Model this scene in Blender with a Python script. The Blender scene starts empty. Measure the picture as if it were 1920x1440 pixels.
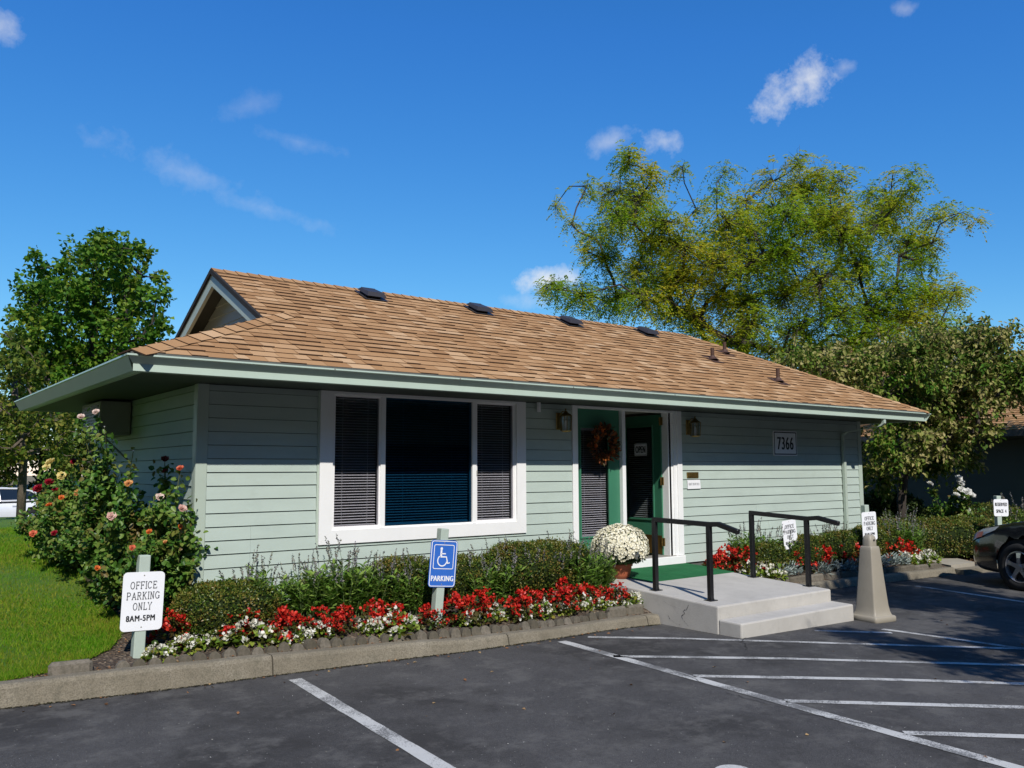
import bpy, math, random
import numpy as np
from mathutils import Vector, Matrix

random.seed(7)
RNG = np.random.default_rng(7)
R = math.radians
scene = bpy.context.scene
COL = scene.collection

# ------------------------------------------------------------------ camera
CAM = np.array([-2.5773, -8.1135, 1.6533])
YAW, PITCH, ROLL, FPX = R(37.6503), R(5.7769), R(-0.2287), 1612.45


def cam_axes():
    cy, sy, cp, sp = math.cos(YAW), math.sin(YAW), math.cos(PITCH), math.sin(PITCH)
    f = np.array([sy * cp, cy * cp, sp])
    r = np.array([cy, -sy, 0.0])
    u = np.cross(r, f)
    cr, sr = math.cos(ROLL), math.sin(ROLL)
    return cr * r + sr * u, -sr * r + cr * u, f


AR, AU, AF = cam_axes()
cd = bpy.data.cameras.new('camera')
cam = bpy.data.objects.new('camera', cd)
COL.objects.link(cam)
cd.sensor_fit = 'HORIZONTAL'
cd.sensor_width = 36.0
cd.lens = FPX / 1920 * 36.0
cd.clip_start, cd.clip_end = 0.1, 3000
cam.matrix_world = Matrix(((AR[0], AU[0], -AF[0], CAM[0]), (AR[1], AU[1], -AF[1], CAM[1]),
                           (AR[2], AU[2], -AF[2], CAM[2]), (0, 0, 0, 1)))
scene.camera = cam

# ------------------------------------------------------------------ sun and sky
SUN_DIR = np.array([0.40, 1.0, -0.97])
SUN_DIR = SUN_DIR / np.linalg.norm(SUN_DIR)
sd = bpy.data.lights.new('sun', 'SUN')
sd.energy = 4.8
sd.angle = R(0.55)
sd.color = (1.0, 0.955, 0.885)
sun = bpy.data.objects.new('sun', sd)
COL.objects.link(sun)
sun.rotation_euler = Vector(SUN_DIR).to_track_quat('-Z', 'Y').to_euler()
sun.location = (-10, -30, 30)
SUN_EL = math.asin(-SUN_DIR[2])
SUN_ROT = math.atan2(-SUN_DIR[0], -SUN_DIR[1])

world = bpy.data.worlds.new('World')
scene.world = world
world.use_nodes = True
wn, wl = world.node_tree.nodes, world.node_tree.links
wn.clear()
w_out = wn.new('ShaderNodeOutputWorld')
w_bg = wn.new('ShaderNodeBackground')
w_bg.inputs['Strength'].default_value = 0.105
sky = wn.new('ShaderNodeTexSky')
sky.sky_type = 'NISHITA'
sky.sun_disc = False
sky.sun_elevation = SUN_EL
sky.sun_rotation = SUN_ROT
sky.altitude = 60
sky.air_density = 1.0
sky.dust_density = 0.0
sky.ozone_density = 6.0
w_hs = wn.new('ShaderNodeHueSaturation')
w_hs.inputs['Saturation'].default_value = 1.08
w_hs.inputs['Value'].default_value = 1.0
wl.new(sky.outputs[0], w_hs.inputs['Color'])
w_tc = wn.new('ShaderNodeTexCoord')
w_noise = wn.new('ShaderNodeTexNoise')
w_noise.inputs['Scale'].default_value = 34.0
w_noise.inputs['Detail'].default_value = 7.0
w_noise.inputs['Roughness'].default_value = 0.62
wl.new(w_tc.outputs['Generated'], w_noise.inputs['Vector'])


def ray(u, v):
    d = AF + AR * (u - 960) / FPX - AU * (v - 720) / FPX
    return d


def on_axis(u, v, ax, val):
    d = ray(u, v)
    return CAM + d * (val - CAM[ax]) / d[ax]


def at_depth(u, v, d):
    return CAM + ray(u, v) * d


def wmath(op, a, b=None, c=None):
    n = wn.new('ShaderNodeMath')
    n.operation = op
    for i, x in enumerate((a, b, c)):
        if x is None:
            continue
        if isinstance(x, (int, float)):
            n.inputs[i].default_value = x
        else:
            wl.new(x, n.inputs[i])
    return n.outputs[0]


def wdot(vec):
    n = wn.new('ShaderNodeVectorMath')
    n.operation = 'DOT_PRODUCT'
    wl.new(w_tc.outputs['Generated'], n.inputs[0])
    n.inputs[1].default_value = tuple(vec)
    return n.outputs['Value']


cloud_total = None
# azimuth/elevation placed fair-weather clouds: (u, v, half-width, half-height, tilt, density)
for (u, v, hw, hh, tilt, dens) in [(1490, 168, 76, 40, 24, 1.0), (1237, 268, 46, 30, -15, .62), (1140, 268, 58, 26, 20, .36),
                                   (1028, 524, 66, 30, 5, 1.0), (345, 322, 150, 34, -16, .20), (500, 392, 130, 20, -14, .17),
                                   (560, 266, 90, 18, -10, .14), (-6, 50, 40, 30, 0, .5), (1702, 14, 26, 14, 0, .35),
                                   (1583, 127, 26, 14, 10, .3), (470, 195, 70, 26, 25, .12), (1000, 565, 60, 18, 0, .3)]:
    dd = ray(u, v)
    dd = dd / np.linalg.norm(dd)
    rr = np.cross(dd, [0, 0, 1.0]); rr /= np.linalg.norm(rr)
    uu = np.cross(rr, dd)
    ct, st = math.cos(R(tilt)), math.sin(R(tilt))
    a1 = (rr * ct + uu * st) / (hw / FPX)
    a2 = (uu * ct - rr * st) / (hh / FPX)
    x = wdot(a1); y = wdot(a2)
    fr = wdot(dd)
    r2 = wmath('ADD', wmath('MULTIPLY', x, x), wmath('MULTIPLY', y, y))
    m = wmath('SUBTRACT', 1.0, wmath('SQRT', r2))
    m = wmath('ADD', m, wmath('MULTIPLY_ADD', w_noise.outputs[0], 2.6, -1.4))
    m = wmath('MULTIPLY', m, .85)
    cl = wn.new('ShaderNodeClamp'); wl.new(m, cl.inputs[0])
    edge = wmath('SUBTRACT', 1.9, wmath('SQRT', r2))
    ce = wn.new('ShaderNodeClamp'); wl.new(edge, ce.inputs[0])
    m = wmath('MULTIPLY', wmath('MULTIPLY', cl.outputs[0], ce.outputs[0]), dens * 0.85)
    m = wmath('MULTIPLY', m, wmath('GREATER_THAN', fr, 0.0))
    cloud_total = m if cloud_total is None else wmath('MAXIMUM', cloud_total, m)
w_mix = wn.new('ShaderNodeMix')
w_mix.data_type = 'RGBA'
wl.new(cloud_total, w_mix.inputs['Factor'])
w_tint = wn.new('ShaderNodeMix')
w_tint.data_type = 'RGBA'
w_tint.blend_type = 'MULTIPLY'
w_tint.inputs['Factor'].default_value = 1.0
wl.new(w_hs.outputs[0], w_tint.inputs['A'])
w_tint.inputs['B'].default_value = (1.12, 1.20, 1.34, 1)
# colour response of the clear sky: deeper towards the zenith, paler at the horizon
w_sep = wn.new('ShaderNodeSeparateColor'); wl.new(w_tint.outputs['Result'], w_sep.inputs[0])
w_cmb = wn.new('ShaderNodeCombineColor')
K_ = 0.105
def chan(i, a, p):
    x = wmath('MULTIPLY', w_sep.outputs[i], K_)
    y = wmath('MULTIPLY', wmath('POWER', x, p), a)
    return wmath('DIVIDE', wmath('MINIMUM', y, wmath('MULTIPLY', x, 1.25)), K_)
wl.new(chan(0, 1.16, 1.36), w_cmb.inputs[0]); wl.new(chan(1, .97, .98), w_cmb.inputs[1]); wl.new(chan(2, .93, .58), w_cmb.inputs[2])
wl.new(w_cmb.outputs[0], w_mix.inputs['A'])
w_mix.inputs['B'].default_value = (8.7, 8.7, 8.6, 1)
wl.new(w_mix.outputs['Result'], w_bg.inputs['Color'])
wl.new(w_bg.outputs[0], w_out.inputs['Surface'])

vs = scene.view_settings
vs.view_transform = 'Standard'
vs.look = 'None'
vs.exposure = 0.0
vs.gamma = 1.0
vs.use_curve_mapping = False
scene.cycles.max_bounces = 8
scene.cycles.transparent_max_bounces = 16


# ================================================================== helpers
class NT:
    def __init__(self, m):
        self.t = m.node_tree
        self.n, self.l = self.t.nodes, self.t.links

    def new(self, typ, **kw):
        n = self.n.new(typ)
        for k, v in kw.items():
            setattr(n, k, v)
        return n

    def link(self, a, b):
        self.l.new(a, b)


def new_mat(name):
    m = bpy.data.materials.new(name)
    m.use_nodes = True
    return m, NT(m), m.node_tree.nodes['Principled BSDF']


def rgb(c):
    return (c[0], c[1], c[2], 1.0)


def mix_col(nt, fac, a, b):
    mx = nt.new('ShaderNodeMix', data_type='RGBA')
    for key, x in (('Factor', fac), ('A', a), ('B', b)):
        if isinstance(x, (int, float)):
            mx.inputs[key].default_value = x
        elif isinstance(x, tuple):
            mx.inputs[key].default_value = rgb(x)
        else:
            nt.link(x, mx.inputs[key])
    return mx.outputs['Result']


def noise(nt, scale, detail=4, rough=.55, coord='Object', stretch=None):
    tc = nt.new('ShaderNodeTexCoord')
    out = tc.outputs[coord]
    if stretch:
        mp = nt.new('ShaderNodeMapping')
        mp.inputs['Scale'].default_value = stretch
        nt.link(out, mp.inputs[0]); out = mp.outputs[0]
    n = nt.new('ShaderNodeTexNoise')
    n.inputs['Scale'].default_value = scale
    n.inputs['Detail'].default_value = detail
    n.inputs['Roughness'].default_value = rough
    nt.link(out, n.inputs['Vector'])
    return n.outputs[0]


def ramp(nt, fac, stops):
    r = nt.new('ShaderNodeValToRGB')
    while len(r.color_ramp.elements) < len(stops):
        r.color_ramp.elements.new(0.5)
    for e, (p, c) in zip(r.color_ramp.elements, stops):
        e.position = p
        e.color = rgb(c) if not isinstance(c, (int, float)) else (c, c, c, 1)
    nt.link(fac, r.inputs[0])
    return r.outputs[0]


def bump(nt, bsdf, h, strength=.3, dist=.01):
    b = nt.new('ShaderNodeBump')
    b.inputs['Strength'].default_value = strength
    b.inputs['Distance'].default_value = dist
    nt.link(h, b.inputs['Height'])
    nt.link(b.outputs[0], bsdf.inputs['Normal'])


def paint(name, col, var=.10, scale=3.0, rough=.55, bmp=.15, bscale=90, spec=.4, metal=0.0, dirt=0.0, stretch=None):
    m, nt, b = new_mat(name)
    n1 = noise(nt, scale, 5, .6, stretch=stretch)
    lo = tuple(c * (1 - var) for c in col); hi = tuple(min(1, c * (1 + var)) for c in col)
    c = ramp(nt, n1, [(.25, lo), (.75, hi)])
    if dirt:
        n3 = noise(nt, scale * 3.1, 6, .7)
        c = mix_col(nt, ramp(nt, n3, [(.52, 0.0), (.8, dirt)]), c, tuple(x * .45 for x in col))
    nt.link(c, b.inputs['Base Color'])
    b.inputs['Roughness'].default_value = rough
    b.inputs['Metallic'].default_value = metal
    b.inputs['Specular IOR Level'].default_value = spec
    if bmp:
        bump(nt, b, noise(nt, bscale, 3), bmp, .004)
    return m


def leaf_mat(name, cols, rough=.5, trans=.28, clump=None, clump_scale=1.2, spec=.35):
    """cols: list of colours spread over random leaves; clump: second list mixed in by a noise in space"""
    m, nt, b = new_mat(name)
    g = nt.new('ShaderNodeNewGeometry')
    k = len(cols)
    c = ramp(nt, g.outputs['Random Per Island'], [((i + .5) / k, cc) for i, cc in enumerate(cols)])
    if clump:
        c2 = ramp(nt, g.outputs['Random Per Island'], [((i + .5) / len(clump), cc) for i, cc in enumerate(clump)])
        c = mix_col(nt, ramp(nt, noise(nt, clump_scale, 3), [(.42, 0.0), (.62, 1.0)]), c, c2)
    nt.link(c, b.inputs['Base Color'])
    b.inputs['Roughness'].default_value = rough
    b.inputs['Specular IOR Level'].default_value = spec
    tr = nt.new('ShaderNodeBsdfTranslucent')
    tcol = nt.new('ShaderNodeHueSaturation')
    tcol.inputs['Value'].default_value = 1.25
    nt.link(c, tcol.inputs['Color']); nt.link(tcol.outputs[0], tr.inputs['Color'])
    mx = nt.new('ShaderNodeMixShader'); mx.inputs[0].default_value = trans
    nt.link(b.outputs[0], mx.inputs[1]); nt.link(tr.outputs[0], mx.inputs[2])
    nt.link(mx.outputs[0], nt.n['Material Output'].inputs['Surface'])
    return m


BASE = {}


def empty(name, loc=(0, 0, 0), rz=0.0, rot=None):
    o = bpy.data.objects.new(name, None)
    o.empty_display_size = .2
    COL.objects.link(o)
    o.location = loc
    if rot is not None:
        o.rotation_euler = rot
    else:
        o.rotation_euler = (0, 0, rz)
    BASE[o.name] = Vector(loc)
    return o


def tag(o, label=None, cat=None, group=None, kind=None):
    if label: o['label'] = label
    if cat: o['category'] = cat
    if group: o['group'] = group
    if kind: o['kind'] = kind
    return o


def thing(name, label, cat, loc=(0, 0, 0), rz=0.0, group=None, rot=None):
    return tag(empty(name, loc, rz, rot), label, cat, group)


def raw_mesh(name, V, F, mats, smooth=False):
    """V (n,3) array, F list of index tuples or (m,k) array"""
    me = bpy.data.meshes.new(name)
    V = np.asarray(V, np.float32)
    if isinstance(F, np.ndarray):
        k = F.shape[1]; nf = len(F)
        me.vertices.add(len(V)); me.vertices.foreach_set('co', V.ravel())
        me.loops.add(nf * k); me.loops.foreach_set('vertex_index', F.astype(np.int32).ravel())
        me.polygons.add(nf)
        me.polygons.foreach_set('loop_start', np.arange(0, nf * k, k, dtype=np.int32))
        me.update(calc_edges=True)
    else:
        me.from_pydata([tuple(map(float, v)) for v in V], [], [tuple(f) for f in F])
        me.update()
    if mats is not None:
        for mm in (mats if isinstance(mats, (list, tuple)) else [mats]):
            me.materials.append(mm)
    if smooth:
        me.polygons.foreach_set('use_smooth', np.ones(len(me.polygons), dtype=bool))
    return me


def link_mesh(name, me, parent=None, loc=None):
    o = bpy.data.objects.new(name, me)
    COL.objects.link(o)
    if parent is not None:
        o.parent = parent
        BASE[o.name] = BASE[parent.name]
    else:
        BASE[o.name] = Vector((0, 0, 0))
    if loc is not None:
        o.location = loc
    return o


def add_part(name, V, F, m, parent=None, smooth=False, local=False):
    """mesh from world coordinates, made local to its thing (things with parts in world coordinates are unrotated)"""
    V = np.asarray(V, float)
    base = Vector((0, 0, 0))
    if parent is not None and not local:
        base = BASE[parent.name]
        V = V - np.array(base)
        return link_mesh(name, raw_mesh(name, V, F, m, smooth), parent)
    if parent is None and not local:
        # top level single mesh: origin at its own base
        c = np.array([V[:, 0].mean(), V[:, 1].mean(), V[:, 2].min()])
        o = link_mesh(name, raw_mesh(name, V - c, F, m, smooth))
        o.location = c
        BASE[o.name] = Vector(c)
        return o
    return link_mesh(name, raw_mesh(name, V, F, m, smooth), parent)


class MB:
    def __init__(self):
        self.v, self.f = [], []

    def add(self, V, F):
        o = len(self.v)
        self.v.extend([tuple(map(float, p)) for p in V])
        self.f.extend([tuple(i + o for i in f) for f in F])
        return self

    def box(self, a, b):
        x0, y0, z0 = a; x1, y1, z1 = b
        return self.add([(x0, y0, z0), (x1, y0, z0), (x1, y1, z0), (x0, y1, z0), (x0, y0, z1), (x1, y0, z1), (x1, y1, z1), (x0, y1, z1)],
                        [(0, 3, 2, 1), (4, 5, 6, 7), (0, 1, 5, 4), (1, 2, 6, 5), (2, 3, 7, 6), (3, 0, 4, 7)])

    def bbox(self, a, b, r=.006):
        """box with chamfered edges"""
        x0, y0, z0 = a; x1, y1, z1 = b
        r = min(r, (x1 - x0) / 2.2, (y1 - y0) / 2.2, (z1 - z0) / 2.2)
        V = []; idx = {}
        for i, x in enumerate((x0, x1)):
            for j, y in enumerate((y0, y1)):
                for k, z in enumerate((z0, z1)):
                    sx, sy, sz = (1 - 2 * i) * r, (1 - 2 * j) * r, (1 - 2 * k) * r
                    for ax, p in enumerate(((x, y + sy, z + sz), (x + sx, y, z + sz), (x + sx, y + sy, z))):
                        idx[(i, j, k, ax)] = len(V); V.append(p)
        F = []
        g = lambda i, j, k, a: idx[(i, j, k, a)]
        F += [(g(0, 0, 0, 0), g(0, 0, 1, 0), g(0, 1, 1, 0), g(0, 1, 0, 0)), (g(1, 0, 0, 0), g(1, 1, 0, 0), g(1, 1, 1, 0), g(1, 0, 1, 0)),
              (g(0, 0, 0, 1), g(1, 0, 0, 1), g(1, 0, 1, 1), g(0, 0, 1, 1)), (g(0, 1, 0, 1), g(0, 1, 1, 1), g(1, 1, 1, 1), g(1, 1, 0, 1)),
              (g(0, 0, 0, 2), g(0, 1, 0, 2), g(1, 1, 0, 2), g(1, 0, 0, 2)), (g(0, 0, 1, 2), g(1, 0, 1, 2), g(1, 1, 1, 2), g(0, 1, 1, 2))]
        for i in (0, 1):
            for j in (0, 1):
                F.append((g(i, j, 0, 0), g(i, j, 1, 0), g(i, j, 1, 1), g(i, j, 0, 1)))
        for i in (0, 1):
            for k in (0, 1):
                F.append((g(i, 0, k, 0), g(i, 1, k, 0), g(i, 1, k, 2), g(i, 0, k, 2)))
        for j in (0, 1):
            for k in (0, 1):
                F.append((g(0, j, k, 1), g(1, j, k, 1), g(1, j, k, 2), g(0, j, k, 2)))
        for i in (0, 1):
            for j in (0, 1):
                for k in (0, 1):
                    F.append((g(i, j, k, 0), g(i, j, k, 1), g(i, j, k, 2)))
        return self.add(V, F)

    def prism(self, poly, axis, a, b):
        """poly: 2-D points in the plane of the other two axes (in axis order), extruded from a to b"""
        n = len(poly)
        def p3(p, t):
            q = list(p); q.insert(axis, t); return tuple(q)
        V = [p3(p, a) for p in poly] + [p3(p, b) for p in poly]
        F = [tuple(range(n - 1, -1, -1)), tuple(range(n, 2 * n))]
        F += [(i, (i + 1) % n, n + (i + 1) % n, n + i) for i in range(n)]
        return self.add(V, F)

    def tube(self, pts, rad, seg=8, cap=True, up=(0, 0, 1)):
        pts = [np.array(p, float) for p in pts]
        rads = rad if hasattr(rad, '__len__') else [rad] * len(pts)
        V, F = [], []
        prev = None
        for i, p in enumerate(pts):
            t = (pts[min(i + 1, len(pts) - 1)] - pts[max(i - 1, 0)])
            t = t / (np.linalg.norm(t) + 1e-9)
            ref = np.array(up, float) if abs(np.dot(t, up)) < .95 else np.array([1.0, 0, 0])
            if prev is not None:
                ref = prev
            a = np.cross(t, ref); a /= np.linalg.norm(a) + 1e-9
            b = np.cross(a, t)
            prev = b
            for k in range(seg):
                an = 2 * math.pi * (k + .5) / seg
                V.append(p + rads[i] * (math.cos(an) * a + math.sin(an) * b))
        for i in range(len(pts) - 1):
            for k in range(seg):
                F.append((i * seg + k, i * seg + (k + 1) % seg, (i + 1) * seg + (k + 1) % seg, (i + 1) * seg + k))
        if cap:
            F.append(tuple(range(seg - 1, -1, -1)))
            F.append(tuple((len(pts) - 1) * seg + k for k in range(seg)))
        return self.add(V, F)

    def lathe(self, prof, seg=20, c=(0, 0, 0)):
        """prof: list of (radius, z)"""
        V, F = [], []
        for r, z in prof:
            for k in range(seg):
                an = 2 * math.pi * k / seg
                V.append((c[0] + r * math.cos(an), c[1] + r * math.sin(an), c[2] + z))
        for i in range(len(prof) - 1):
            for k in range(seg):
                F.append((i * seg + k, i * seg + (k + 1) % seg, (i + 1) * seg + (k + 1) % seg, (i + 1) * seg + k))
        return self.add(V, F)

    def build(self, name, m, parent=None, smooth=False, local=False):
        return add_part(name, np.array(self.v), self.f, m, parent, smooth, local)


def copy_tree(o, loc=None, rz=None, scale=None, label=None, parent=None):
    c = o.copy()
    COL.objects.link(c)
    c.parent = parent
    for ch in list(o.children):
        copy_tree(ch, parent=c)
    if loc is not None: c.location = loc
    if rz is not None: c.rotation_euler = (0, 0, rz)
    if scale is not None: c.scale = (scale, scale, scale) if not hasattr(scale, '__len__') else scale
    if label: c['label'] = label
    return c


def unit(v):
    v = np.asarray(v, float)
    return v / (np.linalg.norm(v, axis=-1, keepdims=True) + 1e-9)


def leaf_verts(P, D, N, L, W, fold=.25):
    """folded kite leaves: V (n*4,3), F (2n,3)"""
    n = len(P)
    D = unit(D); N = unit(N)
    S = unit(np.cross(D, N)); N = np.cross(S, D)
    L = np.broadcast_to(np.asarray(L, float), (n,))[:, None]; W = np.broadcast_to(np.asarray(W, float), (n,))[:, None]
    mid = P + D * L * .45
    V = np.stack([P, mid + S * W * .5 + N * W * fold, P + D * L, mid - S * W * .5 + N * W * fold], 1).reshape(-1, 3)
    i = np.arange(n)[:, None] * 4
    F = np.concatenate([i + np.array([[0, 1, 2]]), i + np.array([[0, 2, 3]])], 1).reshape(-1, 3)
    return V, F


def oval_leaves(P, D, N, L, W, fold=.2, curl=.12):
    """six-point oval leaves folded along the midrib: faces are two quads"""
    n = len(P)
    D = unit(D); N = unit(N)
    S = unit(np.cross(D, N)); N = np.cross(S, D)
    L = np.broadcast_to(np.asarray(L, float), (n,))[:, None]; W = np.broadcast_to(np.asarray(W, float), (n,))[:, None]
    a = P + D * L * .30; b = P + D * L * .72; tip = P + D * L - N * L * curl
    V = np.stack([P, a + S * W * .5 + N * W * fold, b + S * W * .42 + N * W * fold * .6, tip,
                  b - S * W * .42 + N * W * fold * .6, a - S * W * .5 + N * W * fold], 1).reshape(-1, 3)
    i = np.arange(n)[:, None] * 6
    F = np.concatenate([i + np.array([[0, 1, 2, 3]]), i + np.array([[0, 3, 4, 5]])], 1).reshape(-1, 4)
    return V, F


def rand_dirs(n, up=0.0):
    d = RNG.normal(size=(n, 3)); d[:, 2] += up
    return unit(d)


def merge(parts):
    Vs, Fs, o = [], [], 0
    for V, F in parts:
        Vs.append(V); Fs.append(F + o); o += len(V)
    return np.concatenate(Vs), np.concatenate(Fs)


def zground(x):
    """height of the asphalt: level by the house, falling gently past the steps"""
    return -0.02 * (min(max(x, 4.0), 8.0) - 4.0)


# ================================================================== materials
M = {}
M['siding'] = paint('sage_siding_paint', (.415, .49, .44), .07, 1.2, .6, .25, 160, .25, dirt=.16, stretch=(1, 1, 5))
M['trim_green'] = paint('sage_trim_paint', (.40, .47, .40), .06, 2, .45, .1, 120, .4)
M['gutter'] = paint('sage_gutter_enamel', (.46, .56, .48), .05, 2, .32, .05, 60, .5, dirt=.12)
M['white'] = paint('white_trim_paint', (.80, .80, .79), .03, 4, .4, .08, 100, .45, dirt=.05)
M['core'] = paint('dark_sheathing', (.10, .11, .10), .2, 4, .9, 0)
M['inner'] = paint('room_plaster', (.30, .28, .25), .1, 2, .85, 0)
M['floor_in'] = paint('brown_vinyl_floor', (.22, .17, .10), .2, 3, .35, 0)
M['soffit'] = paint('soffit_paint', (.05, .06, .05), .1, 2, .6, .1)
M['green_door'] = paint('green_door_paint', (.045, .18, .105), .08, 3, .35, .05, 80, .5)
M['brass'] = paint('brass', (.34, .22, .07), .25, 20, .38, .05, 60, .5, metal=.9)
M['black_metal'] = paint('black_rail_enamel', (.012, .012, .013), .2, 10, .35, .1, 90, .5)
M['slat'] = paint('blind_slat', (.82, .80, .80), .05, 6, .5, 0)
M['concrete_step'] = paint('painted_step_concrete', (.44, .422, .388), .12, 2.2, .8, .5, 70, .2, dirt=.32)
M['paper'] = paint('white_paper', (.80, .80, .82), .02, 8, .6, 0)
M['sign_white'] = paint('white_sign_enamel', (.82, .83, .85), .02, 6, .3, 0, spec=.5)
M['sign_blue'] = paint('blue_sign_enamel', (.035, .14, .52), .06, 9, .3, 0, spec=.5)
M['ink'] = paint('sign_ink', (.02, .022, .028), .1, 9, .5, 0)
M['ink_grey'] = paint('faded_ink', (.10, .105, .115), .2, 30, .5, 0)
M['post'] = paint('sage_post_paint', (.40, .47, .405), .08, 3, .6, .3, 60, .3, dirt=.2)
M['mat'] = paint('green_mat', (.022, .13, .05), .22, 3, .95, .9, 300, .1)
M['terracotta'] = paint('terracotta', (.36, .10, .045), .15, 6, .6, .15, 40)
M['bollard'] = paint('beige_plastic', (.30, .27, .215), .06, 4, .5, .12, 120, .4, dirt=.15)
M['vent'] = paint('vent_black', (.035, .032, .034), .15, 5, .45, .1)
M['pipe'] = paint('brown_vent_pipe', (.07, .035, .022), .2, 7, .6, .1)
M['glassbox'] = paint('lantern_glass', (.5, .55, .55), .1, 10, .12, 0, spec=.8)
M['ac'] = paint('aged_grey_metal', (.26, .25, .22), .1, 5, .6, .1)


def asphalt():
    m, nt, b = new_mat('asphalt')
    fine = noise(nt, 140, 3, .7)
    mid = noise(nt, 1.1, 6, .62)
    c = ramp(nt, mid, [(.28, (.038, .037, .038)), (.50, (.062, .060, .060)), (.74, (.104, .100, .096))])
    c = mix_col(nt, ramp(nt, fine, [(.45, 0.0), (.62, .55), (.75, 1.0)]), c, (.145, .142, .138))
    c = mix_col(nt, ramp(nt, noise(nt, 26, 5, .8), [(.50, 0.0), (.70, .6)]), c, (.030, .030, .031))
    st = noise(nt, .55, 7, .7)
    c = mix_col(nt, ramp(nt, st, [(.48, 0.0), (.60, .75)]), c, (.026, .025, .025))
    vo = nt.new('ShaderNodeTexVoronoi'); vo.inputs['Scale'].default_value = 9
    tc = nt.new('ShaderNodeTexCoord'); nt.link(tc.outputs['Object'], vo.inputs['Vector'])
    c = mix_col(nt, ramp(nt, vo.outputs['Distance'], [(.0, .9), (.035, .75), (.05, 0.0)]), c, (.20, .195, .185))
    c = mix_col(nt, ramp(nt, noise(nt, 3.2, 7, .75), [(.50, 0.0), (.64, .7)]), c, (.120, .116, .110))
    nt.link(c, b.inputs['Base Color'])
    b.inputs['Roughness'].default_value = .85
    b.inputs['Specular IOR Level'].default_value = .25
    bump(nt, b, fine, .8, .006)
    return m


def line_paint():
    m, nt, b = new_mat('worn_white_line_paint')
    f = noise(nt, 95, 5, .75)
    big = noise(nt, 2.2, 4, .6)
    add = nt.new('ShaderNodeMath', operation='MULTIPLY_ADD')
    nt.link(big, add.inputs[0]); add.inputs[1].default_value = .9; nt.link(f, add.inputs[2])
    c = mix_col(nt, ramp(nt, add.outputs[0], [(.955, 0.0), (1.01, .9)]), (.52, .52, .50), (.085, .085, .086))
    c = mix_col(nt, ramp(nt, noise(nt, 7, 4), [(.35, .25), (.7, 0.0)]), c, (.30, .30, .29))
    nt.link(c, b.inputs['Base Color']); b.inputs['Roughness'].default_value = .8
    return m


def kerb_mat():
    m, nt, b = new_mat('kerb_concrete')
    c = ramp(nt, noise(nt, 2.4, 7, .7), [(.3, (.165, .142, .10)), (.55, (.235, .205, .150)), (.75, (.30, .268, .205))])
    c = mix_col(nt, ramp(nt, noise(nt, 90, 4, .8), [(.44, 0.0), (.62, .8)]), c, (.10, .088, .065))
    c = mix_col(nt, ramp(nt, noise(nt, 9, 6, .75), [(.52, 0.0), (.70, .6)]), c, (.095, .088, .060))
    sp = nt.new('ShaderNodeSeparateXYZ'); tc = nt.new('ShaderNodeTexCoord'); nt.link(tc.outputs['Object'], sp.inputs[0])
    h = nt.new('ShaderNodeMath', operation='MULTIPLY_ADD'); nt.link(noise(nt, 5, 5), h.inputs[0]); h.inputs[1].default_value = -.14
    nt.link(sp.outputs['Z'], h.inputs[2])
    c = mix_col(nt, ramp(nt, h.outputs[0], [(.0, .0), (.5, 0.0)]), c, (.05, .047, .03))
    nt.link(c, b.inputs['Base Color']); b.inputs['Roughness'].default_value = .9
    bump(nt, b, noise(nt, 110, 4, .7), .8, .006)
    return m


def soil_mat():
    m, nt, b = new_mat('bark_and_soil')
    vo = nt.new('ShaderNodeTexVoronoi'); vo.inputs['Scale'].default_value = 42
    tc = nt.new('ShaderNodeTexCoord'); nt.link(tc.outputs['Object'], vo.inputs['Vector'])
    c = ramp(nt, vo.outputs['Color'], [(.2, (.045, .030, .02)), (.55, (.12, .085, .055)), (.85, (.26, .20, .14))])
    c = mix_col(nt, ramp(nt, noise(nt, 3, 5), [(.42, .0), (.66, .85)]), c, (.05, .034, .024))
    nt.link(c, b.inputs['Base Color']); b.inputs['Roughness'].default_value = .95
    bump(nt, b, vo.outputs['Distance'], 1.0, .03)
    return m


def lawn_mat():
    m, nt, b = new_mat('lawn_turf')
    c = ramp(nt, noise(nt, 1.0, 5, .6), [(.3, (.07, .19, .010)), (.5, (.12, .24, .014)), (.68, (.20, .25, .03)), (.8, (.29, .26, .07))])
    c = mix_col(nt, ramp(nt, noise(nt, 70, 4, .7), [(.35, .0), (.7, .6)]), c, (.02, .06, .008))
    nt.link(c, b.inputs['Base Color']); b.inputs['Roughness'].default_value = .9
    bump(nt, b, noise(nt, 60, 5, .75), 1.0, .03)
    return m


def shingle_mat(per_object):
    m, nt, b = new_mat('tan_shingle' if per_object else 'tan_shingle_field')
    if per_object:
        r = nt.new('ShaderNodeObjectInfo').outputs['Random']
    else:
        r = nt.new('ShaderNodeNewGeometry').outputs['Random Per Island']
    c = ramp(nt, r, [(.05, (.34, .185, .083)), (.4, (.39, .22, .102)), (.72, (.43, .252, .122)), (.90, (.50, .312, .165)), (.98, (.55, .36, .20))])
    c = mix_col(nt, ramp(nt, noise(nt, 230, 2, .8), [(.4, 0.0), (.7, .35)]), c, (.20, .115, .06))
    nt.link(c, b.inputs['Base Color']); b.inputs['Roughness'].default_value = .92
    b.inputs['Specular IOR Level'].default_value = .15
    bump(nt, b, noise(nt, 200, 3, .8), .6, .004)
    return m


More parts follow.
